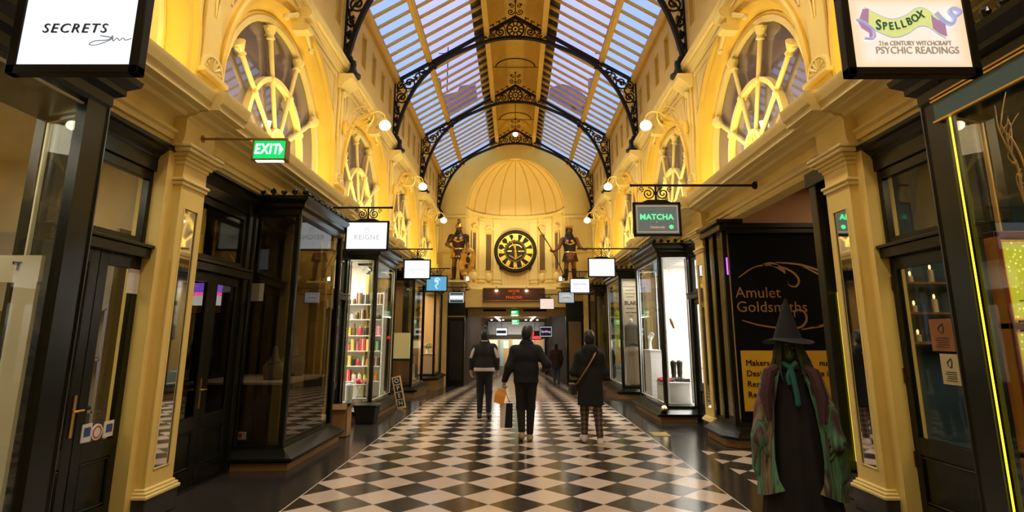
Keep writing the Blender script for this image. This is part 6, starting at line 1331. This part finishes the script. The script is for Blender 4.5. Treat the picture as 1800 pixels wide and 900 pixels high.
# apricot window: table with flowers
t = thing('display_table', (-3.25, 21.6, .26), 'white draped table in the apricot lit left window', 'table'); MB().box(-3.5, -3.0, 21.4, 21.9, .26, .95).build('cloth', mat('apricot_cloth', (.75, .55, .36), .6), t, bev=.02); MB().box(-3.53, -2.98, 21.37, 21.93, .95, .98).build('table_top', WHITE, t)
t = thing('flower_vase', (-3.25, 21.6, .98), 'small vase of white and green flowers on the apricot window table', 'vase'); MB().lathe([(.05, 0), (.07, .08), (.03, .18), (.04, .22)], (-3.25, 21.6, .98), 12).build('vase', WHITE, t); b = MB()
for i in range(9): a = i*2.4; b.ell((-3.25+.09*math.cos(a)*(i/9+.3), 21.6+.09*math.sin(a), 1.24+.04*(i % 3)), .045, 7, 5)
b.build('blossoms', mat('blossom', (.7, .6, .3), .7), t); b = MB()
for i in range(6): a = i*1.05; b.tube([(-3.25, 21.6, 1.15), (-3.25+.12*math.cos(a), 21.6+.12*math.sin(a), 1.22), (-3.25+.2*math.cos(a), 21.6+.2*math.sin(a), 1.16)], [.01, .025, .004], 5)
b.build('leaves', mat('leaf_green', (.05, .2, .04), .6), t)
# white shop on the right: plinth with boots and red shoes
WP = mat('white_plinth', (.82, .80, .80), .5)
t = thing('display_plinth', (3.25, 12.2, .26), 'white block plinth under the boots in the bright right window', 'plinth'); MB().box(3.02, 3.50, 11.85, 12.6, .26, .66).build('block', WP, t, bev=.004); MB().box(3.0, 3.52, 11.83, 12.62, .66, .69).build('top', WP, t)
t = thing('display_plinth', (3.1, 13.0, .26), 'tall white plinth behind the corner post of the bright right window', 'plinth'); MB().box(2.98, 3.25, 12.9, 13.5, .26, 1.28).build('block', WP, t, bev=.004); MB().box(2.97, 3.26, 12.88, 13.52, 1.28, 1.30).build('top', WP, t)
def shoe(x, y, z, yaw, m, label, boot=False, grp=None):
    t = thing('boot' if boot else 'shoe', (x, y, z), label, 'boot' if boot else 'shoe', grp); t.rotation_euler = (0, 0, yaw); o = ORG[t.name]; ORG[t.name] = Vector((0, 0, 0))
    P = [('c', (0, -.09, .045), (0, .03, .04), .034, .036), ('c', (0, .03, .04), (0, .13, .032), .040, .030)]
    if boot: P += [('c', (0, -.08, .05), (0, -.085, .17), .040, .045), ('c', (0, -.085, .17), (0, -.09, .36), .045, .062)]
    else: P += [('-e', (0, -.06, .085), (.028, .06, .035))]
    sdf_obj('upper', P, .007, m, t, .03, cut=lambda X, Y, Z: .012-Z); b = MB(); b.prism([(-.038, -.13), (.038, -.13), (.034, -.04), (.045, .05), (.03, .16), (-.03, .16), (-.045, .05), (-.034, -.04)], 'z', 0, .014); b.build('sole', BOOTBLK, t)
    b = MB(); b.box(-.03, .03, -.125, -.055, -.0, .03 if boot else .02); b.build('heel', BOOTBLK, t); ORG[t.name] = o
RED = mat('red_leather', (.62, .03, .03), .3)
shoe(3.24, 12.12, .69, R(150), BOOTBLK, 'black tall boot on the white plinth, left one of the pair', True, 'black boots'); shoe(3.36, 12.2, .69, R(130), BOOTBLK, 'black tall boot on the white plinth, right one of the pair', True, 'black boots')
shoe(3.42, 11.98, .69, R(75), BOOTBLK, 'low black shoe at the right end of the white plinth'); shoe(3.09, 12.0, .69, R(100), RED, 'glossy red shoe at the front of the white plinth', grp='red shoes'); shoe(3.12, 12.3, .69, R(80), RED, 'glossy red shoe at the back of the white plinth', grp='red shoes')
shelf_unit(5.0, 5.35, 10.6, 14.2, (.6, 1.1, 1.6, 2.1), 'pale shelving on the back wall of the bright right shop', WHITE, 'x')
for x, y, z, a, lab in ((3.15, 12.2, 2.42, 0, 'small brown ornament hanging high in the bright right window'), (3.30, 12.2, 1.88, .5, 'tilted brown wooden ornament hanging lower in the bright right window')):
    t = thing('hanging_ornament', (x, y, z), lab, 'ornament'); b = MB()
    if a: b.tube([(x-.03, y, z+.09), (x, y, z), (x+.04, y, z-.12)], [.02, .035, .02], 8)
    else:
        for dz in (-.1, 0, .1): b.ell((x, y, z+dz), (.022, .022, .04), 8, 6)
    b.build('carving', mat('carved_wood', (.25, .11, .04), .5), t); MB().tube([(x, y, z+.06), (x, y, 3.2)], .002, 4).build('thread', BLACK, t)
t = thing('hand_model', (3.05, 13.2, 1.30), 'white display hand on the tall plinth behind the corner post', 'display hand'); o = ORG[t.name]; ORG[t.name] = Vector((0, 0, 0)); sdf_obj('hand', [('c', (0, 0, 0), (0, 0, .2), .04, .03)]+hand((0, 0, .2), (.3, -.2, 1), (0, -1, .2), 1.3, .4), .007, WP, t, .02); MB().lathe([(.06, 0), (.06, .02), (.0, .02)], (0, 0, 0), 14).build('base', WP, t); ORG[t.name] = o
t = thing('sill_spotlight', (2.80, 11.30, .24), 'small bright uplight on the corner of the white window sill on the right', 'spotlight'); MB().lathe([(.07, 0), (.07, .03), (.05, .05)], (2.84, 11.36, .225), 14).build('housing', BRASS, t); MB().ell((2.84, 11.36, .27), (.045, .045, .03), 12, 6).build('lens', emis('warm_lens', (1, .8, .45), 12), t)
# clothing shop on the right: banner, mannequin, lime jacket
t = thing('printed_banner', (3.3, 16.5, 1.75), 'tall beige banner printed with black lettering in the right bay window', 'banner'); MB().box(3.06, 3.55, 16.50, 16.52, 1.75, 3.18).build('sheet', mat('beige_banner', (.58, .50, .38), .6), t, smooth=False)
for i, (tx, sz, z) in enumerate((('WE ACKNOWLEDGE', .05, 3.0), ('COUNTRY', .06, 2.9), ('ALWAYS WAS', .05, 2.8), ('ALWAYS', .055, 2.71), ('BLAK', .16, 2.53), ('ST WAVE', .06, 2.38), ('WEAR IT PROUD', .045, 2.26), ('OPEN', .05, 2.17))): text(tx, sz, (3.305, 16.496, z), INK, t, sx=.92, bold=.002 if sz > .1 else 0)
t = thing('clothed_mannequin', (3.26, 16.30, .26), 'headless mannequin in a grey top and cream trousers under the printed banner', 'mannequin'); o = ORG[t.name]; ORG[t.name] = Vector((0, 0, 0))
sdf_obj('grey_top', [('c', (0, 0, 1.62), (0, 0, 1.1), .13, .14, (1.25, .8)), ('c', (0, 0, 1.62), (.17, 0, 1.6), .09, .07), ('c', (0, 0, 1.62), (-.17, 0, 1.6), .09, .07), ('c', (.17, 0, 1.6), (.22, .0, 1.3), .07, .06), ('c', (-.17, 0, 1.6), (-.22, 0, 1.3), .07, .06)], .014, mat('grey_print_cloth', (.22, .20, .19), .8, var=.6, scale=30), t, .05)
sdf_obj('cream_trousers', [('c', (0, 0, 1.1), (0, 0, .95), .13, .15, (1.2, .8)), ('c', (.08, 0, .95), (.09, 0, .08), .10, .10), ('c', (-.08, 0, .95), (-.09, 0, .08), .10, .10)], .014, mat('cream_cotton', (.60, .52, .42), .8), t, .04)
sdf_obj('neck_stub', [('c', (0, 0, 1.62), (0, 0, 1.78), .06, .05)], .012, WP, t, .02); MB().lathe([(.2, 0), (.2, .02), (0, .02)], (0, 0, 0), 18).build('base', BLACK, t)
b = MB(); b.tube([(.15*math.cos(a), .11*math.sin(a)-.0, 1.1-.03*math.cos(a*2)) for a in [2*PI*i/20 for i in range(20)]], .02, 6, closed=True); b.build('belt', BOOTBLK, t); ORG[t.name] = o
t = thing('hanging_jacket', (3.08, 17.2, 1.0), 'bright lime green jacket hanging in the right window with the banner', 'jacket'); o = ORG[t.name]; ORG[t.name] = Vector((0, 0, 0))
sdf_obj('jacket_body', [('c', (0, 0, 1.25), (0, 0, .35), .11, .14, (.9, 1.1)), ('c', (0, 0, 1.25), (0, .18, 1.2), .09, .07), ('c', (0, 0, 1.25), (0, -.18, 1.2), .09, .07), ('c', (0, .18, 1.2), (0, .24, .5), .075, .06), ('c', (0, -.18, 1.2), (0, -.24, .5), .075, .06)], .016, mat('lime_cloth', (.42, .62, .03), .7), t, .05); b = MB(); b.tube([(0, -.15, 1.3), (0, 0, 1.4), (0, .15, 1.3)], .01, 5); b.tube([(0, 0, 1.4), (0, 0, 2.2)], .004, 4); b.build('hanger', BLACK, t); ORG[t.name] = o
t = thing('display_stand', (3.1, 17.1, .26), 'pale blue stand of small goods below the lime green jacket', 'display stand'); MB().box(2.99, 3.3, 16.7, 17.5, .26, .62).build('block', mat('pale_blue_block', (.35, .48, .52), .5), t); b = MB()
for i in range(7): b.ell((3.05+.06*(i % 3), 16.8+.1*i, .68+.05*(i % 2)), (.05, .05, .07), 8, 5)
b.build('trinkets', mat('blue_trinket', (.10, .28, .42), .4), t)
# magic shop on the right, nearest: twigs, glowing cabinet, posters
t = thing('twig_branch', (3.16, 3.45, 2.25), 'bundle of pale twisted twigs in the yellow outlined right window', 'twigs'); rnd2 = random.Random(5); b = MB()
base = Vector((3.22, 3.44, 2.24))
main = catmull([tuple(base), (3.17, 3.45, 2.45), (3.18, 3.46, 2.65), (3.12, 3.45, 2.80), (3.10, 3.46, 2.92), (3.095, 3.45, 3.06)], 6); b.tube(main, [.010*(1-.6*i/len(main)) for i in range(len(main))], 6)
b.tube(catmull([(3.25, 3.45, 2.24), (3.22, 3.44, 2.5), (3.20, 3.44, 2.68), (3.17, 3.45, 2.82), (3.13, 3.45, 2.88), (3.11, 3.45, 2.93)], 6), .006, 5)
for i in range(16):
    f = rnd2.uniform(.1, .75); p = Vector(main[int(f*(len(main)-1))]); q = p+Vector((rnd2.uniform(-.05, .08), rnd2.uniform(-.06, .06), rnd2.uniform(-.05, .28))); m_ = (p+q)/2+Vector((rnd2.uniform(-.04, .04), 0, rnd2.uniform(-.02, .05)))
    b.tube(catmull([tuple(p), tuple(m_), tuple(q)], 5), [.004]*5+[.003]*5+[.001], 5)
b.build('twigs', mat('pale_bark', (.42, .24, .09), .6, var=.3, scale=20), t)
t = thing('lantern_cabinet', (3.2, 3.52, .26), 'reddish wooden cabinet with glowing yellow green panels in the nearest right window', 'cabinet'); WD = mat('red_wood', (.22, .055, .015), .35, var=.3)
def glowpan():
    m = mat('speckled_yellow_green_panel', (.35, .35, .03), .4, emit=(.75, .70, .05), estr=1.1); nt = m.node_tree; b_ = nt.nodes['Principled BSDF']; tc = nd(nt, 'ShaderNodeTexCoord'); vo = nd(nt, 'ShaderNodeTexVoronoi'); vo.inputs['Scale'].default_value = 38; cr = nd(nt, 'ShaderNodeValToRGB'); cr.color_ramp.elements[0].color = (1, .95, .3, 1); cr.color_ramp.elements[1].color = (.30, .30, .02, 1); cr.color_ramp.elements[1].position = .35; nt.links.new(tc.outputs['Object'], vo.inputs['Vector']); nt.links.new(vo.outputs['Distance'], cr.inputs[0]); nt.links.new(cr.outputs[0], b_.inputs['Emission Color']); return m
GP = glowpan()
b = MB()
for x0, x1, z0, z1 in ((2.965, 3.0, .3, 2.24), (3.40, 3.44, .3, 2.24), (2.965, 3.44, 2.20, 2.24), (2.965, 3.44, 1.64, 1.68), (2.965, 3.44, .9, .94)): b.box(x0, x1, 3.47, 3.56, z0, z1)
b.build('carcass', WD, t, bev=.004); MB().box(3.01, 3.39, 3.50, 3.52, 1.70, 2.18).build('upper_panel', GP, t); MB().box(3.01, 3.39, 3.50, 3.52, .96, 1.62).build('lower_panel', GP, t)
b = MB(); b.tube([(3.01, 3.49, 1.70), (3.39, 3.49, 1.70), (3.39, 3.49, 2.18), (3.01, 3.49, 2.18)], .012, 5, closed=True); b.tube([(3.01, 3.49, .96), (3.39, 3.49, .96), (3.39, 3.49, 1.62), (3.01, 3.49, 1.62)], .012, 5, closed=True); b.build('panel_frame', mat('orange_wood', (.6, .24, .02), .4, emit=(1, .4, .02), estr=.25), t)
for i, z in enumerate((1.35, 1.5, 1.65, 1.8)):
    tag(MB().box(2.97, 3.30, 2.5, 3.38, z, z+.008).build('glass_shelf', mat('glass_edge', (.35, .33, .26), .2)), 'thin glass shelf in the yellow outlined right window, %s of four' % ['lowest', 'second', 'third', 'highest'][i], 'glass shelf', 'thin glass shelves in the right window')
def paper(x, y0, y1, z0, z1, label, m, mk=None):
    t = thing('poster', (x, (y0+y1)/2, z0), label, 'poster'); MB().box(x-.003, x+.003, y0, y1, z0, z1).build('sheet', m, t, smooth=False)
    b = MB(); xx = x-.005; c = (y0+y1)/2; w_ = y1-y0; hh = z1-z0
    for i in range(5): b.box(xx-.001, xx+.001, y0+w_*.2, y1-w_*(.2+.05*(i % 3)), z0+hh*(.12+.07*i), z0+hh*(.14+.07*i))
    b.build('print_lines', INKB if mk else INK, t); b = MB(); b.tube(catmull([(xx, c-w_*.1, z0+hh*.85), (xx, c+w_*.12, z0+hh*.7), (xx, c-w_*.05, z0+hh*.55), (xx, c-w_*.12, z0+hh*.7), (xx, c-w_*.1, z0+hh*.85)], 4), .004, 4); b.build('bird_drawing', INKB if mk else INK, t)
paper(3.485, 4.62, 4.87, 1.48, 1.74, 'brown parchment poster on the glass of the nearest right door', mat('brown_parchment', (.26, .10, .025), .6, var=.3)); paper(3.485, 4.60, 4.80, 1.22, 1.46, 'small cream notice with a bird drawing on the nearest right door', mat('cream_paper', (.50, .42, .22), .6))
t = thing('shelf_unit', (4.0, 5.5, .015), 'dark shelf of small candles seen through the nearest right door', 'shelving')
for z in (1.55, 1.82, 2.1): MB().box(3.68, 4.4, 5.36, 5.56, z-.02, z).build('shelf', flWood, t)
b = MB(); b.box(3.66, 3.68, 5.36, 5.58, .015, 2.4); b.box(4.4, 4.42, 5.36, 5.58, .015, 2.4); b.build('side_panel', flWood, t)
for i in range(9):
    z = (1.55, 1.82, 2.1)[i//3]; x = 3.78+.2*(i % 3); y = 5.45
    t = thing('candle', (x, y, z), '%s candle on the %s shelf inside the nearest right door' % (['left', 'middle', 'right'][i % 3], ['lowest', 'middle', 'highest'][i//3]), 'candle', 'candles on the dark shelf'); hh = .06+.03*((i*2) % 3); MB().lathe([(.025, 0), (.025, hh), (.01, hh+.01), (0, hh+.01)], (x, y, z), 10).build('wax', mat('candle_wax', (.7, .6, .35), .5), t); MB().ell((x, y, z+hh+.03), (.010, .010, .022), 8, 5).build('flame', emis('flame', (1, .6, .15), 3.5), t)
# things standing on the floor
t = thing('cardboard_box', (-2.86, 9.84, 0), 'open brown cardboard box on the floor against the second left pilaster', 'box'); CB = mat('cardboard', (.34, .19, .07), .7, var=.15)
b = MB(); x0, x1, y0, y1 = -2.99, -2.74, 9.70, 9.98
b.box(x0, x1, y0, y0+.008, 0, .44); b.box(x0, x1, y1-.008, y1, 0, .44); b.box(x0, x0+.008, y0, y1, 0, .44); b.box(x1-.008, x1, y0, y1, 0, .44); b.box(x0, x1, y0, y1, 0, .01); b.build('carton', CB, t, smooth=False)
b = MB(); b.obox((-2.865, y0-.03, .475), (.25, .10, .006), (R(55), 0, 0)); b.obox((x1+.03, 9.84, .475), (.10, .27, .006), (0, R(-50), 0)); b.build('flap', CB, t, smooth=False)
t = thing('crate', (-2.83, 11.25, 0), 'black plastic crate on the floor below the bright left window', 'crate'); b = MB(); b.loft([[(-3.0+.02, 11.1+.02, 0), (-2.62-.02, 11.1+.02, 0), (-2.62-.02, 11.45-.02, 0), (-3.0+.02, 11.45-.02, 0)], [(-3.02, 11.08, .33), (-2.60, 11.08, .33), (-2.60, 11.47, .33), (-3.02, 11.47, .33)]]); b.build('tub', BLK, t, bev=.015); MB().box(-3.03, -2.59, 11.07, 11.48, .31, .345).build('rim', BOOTBLK, t, bev=.01)
t = thing('letter_board', (-2.66, 13.5, 0), 'narrow wooden letter board leaning against the bright left bay window', 'letter board'); ORG[t.name] = Vector((0, 0, 0)); t.rotation_euler = (0, R(-13), 0)
MB().box(-.10, .10, -.015, .015, 0, .72).build('board', mat('pale_pine', (.55, .36, .14), .5), t)
for i, ch in enumerate('OPEN'):
    z = .62-.165*i; MB().box(-.072, .072, -.02, -.014, z-.07, z+.07).build('tile', BOOTBLK, t); text(ch, .13, (0, -.022, z), mat('pale_blue_letters', (.6, .68, .75), .5), t)
t.location = (-2.56, 13.42, 0)

# ------------------------------------------------------------------ light
def area(loc, rot, e, col, sx, sy, name='uplight', spread=180):
    la = bpy.data.lights.new(name, 'AREA'); la.energy = e; la.color = col; la.shape = 'RECTANGLE'; la.size = sx; la.size_y = sy; la.spread = R(spread)
    o = bpy.data.objects.new(name, la); COL.objects.link(o); o.location = loc; o.rotation_euler = rot; return o
def spot(loc, to, e, col, ang, blend=.6, r=.05, name='floodlight'):
    la = bpy.data.lights.new(name, 'SPOT'); la.energy = e; la.color = col; la.spot_size = R(ang); la.spot_blend = blend; la.shadow_soft_size = r
    o = bpy.data.objects.new(name, la); COL.objects.link(o); o.location = loc; o.rotation_euler = (Vector(to)-Vector(loc)).to_track_quat('-Z', 'Y').to_euler(); return o
UP = (1, .80, .33)
for s in (-1, 1):
    for k in range(-1, 5):
        c = pil(k)+PITCH/2
        area((s*3.04, c, 4.12), (0, PI-s*R(-28), 0), 30, UP, .12, 3.2)
        for q in (-1, 1): spot((s*3.02, c+q*.45, 4.12), (s*3.35, c+q*.9, 6.4), 14, UP, 120)
# warm fill spots added under the ridge to light the floor and shopfronts
for k in range(-1, 5):
    y = pil(k)+PITCH/2
    spot((0, y, 9.75), (0, y, 0), 520, (1, .84, .58), 125, .8, .2, 'ridge_lamp')
area((0, YE-.9, 7.2), (R(-115), 0, 0), 0.01, UP, .5, .5)
spot((0, 22.6, 4.4), (0, 25.6, 8.2), 380, UP, 95); spot((0, 20.5, 7.5), (0, 25.5, 5.2), 420, (1, .84, .48), 55)  # spots without fittings, added to brighten the dome and end wall
area((0, 32, 2.75), (0, 0, 0), 22, (1, .78, .46), 3, 10, 'passage_light'); area((0, 38.2, 1.5), (R(90), 0, 0), 60, (1, .85, .6), 3, 1.2, 'display_light')
area((6.2, 7.4, 3.95), (0, 0, 0), 45, (1, .72, .42), 2, 1, 'side_passage_light')  # fill added to brighten the salmon side passage, no fitting of its own

W_ = bpy.data.worlds.new('dusk_sky'); SC.world = W_; W_.use_nodes = True; nt = W_.node_tree; bg = nt.nodes['Background']
tc = nd(nt, 'ShaderNodeTexCoord'); sp = nd(nt, 'ShaderNodeSeparateXYZ'); cr = nd(nt, 'ShaderNodeValToRGB'); nz = nd(nt, 'ShaderNodeTexNoise'); nz.inputs['Scale'].default_value = 2.5; nz.inputs['Detail'].default_value = 4
cr.color_ramp.elements[0].position = .35; cr.color_ramp.elements[0].color = (.50, .55, 1.05, 1); cr.color_ramp.elements[1].position = .70; cr.color_ramp.elements[1].color = (.66, .70, 1.15, 1)
nt.links.new(tc.outputs['Generated'], nz.inputs['Vector']); nt.links.new(nz.outputs['Fac'], cr.inputs[0]); nt.links.new(cr.outputs[0], bg.inputs['Color']); bg.inputs['Strength'].default_value = 1.0

SC.view_settings.view_transform = 'Standard'; SC.view_settings.look = 'None'; SC.view_settings.gamma = 1; SC.view_settings.use_curve_mapping = False; SC.view_settings.exposure = .25
cy = SC.cycles; cy.use_denoising = True; cy.max_bounces = 8; cy.transparent_max_bounces = 24; cy.diffuse_bounces = 4; cy.glossy_bounces = 5; cy.sample_clamp_indirect = 6; cy.caustics_reflective = False; cy.caustics_refractive = False; cy.blur_glossy = .5
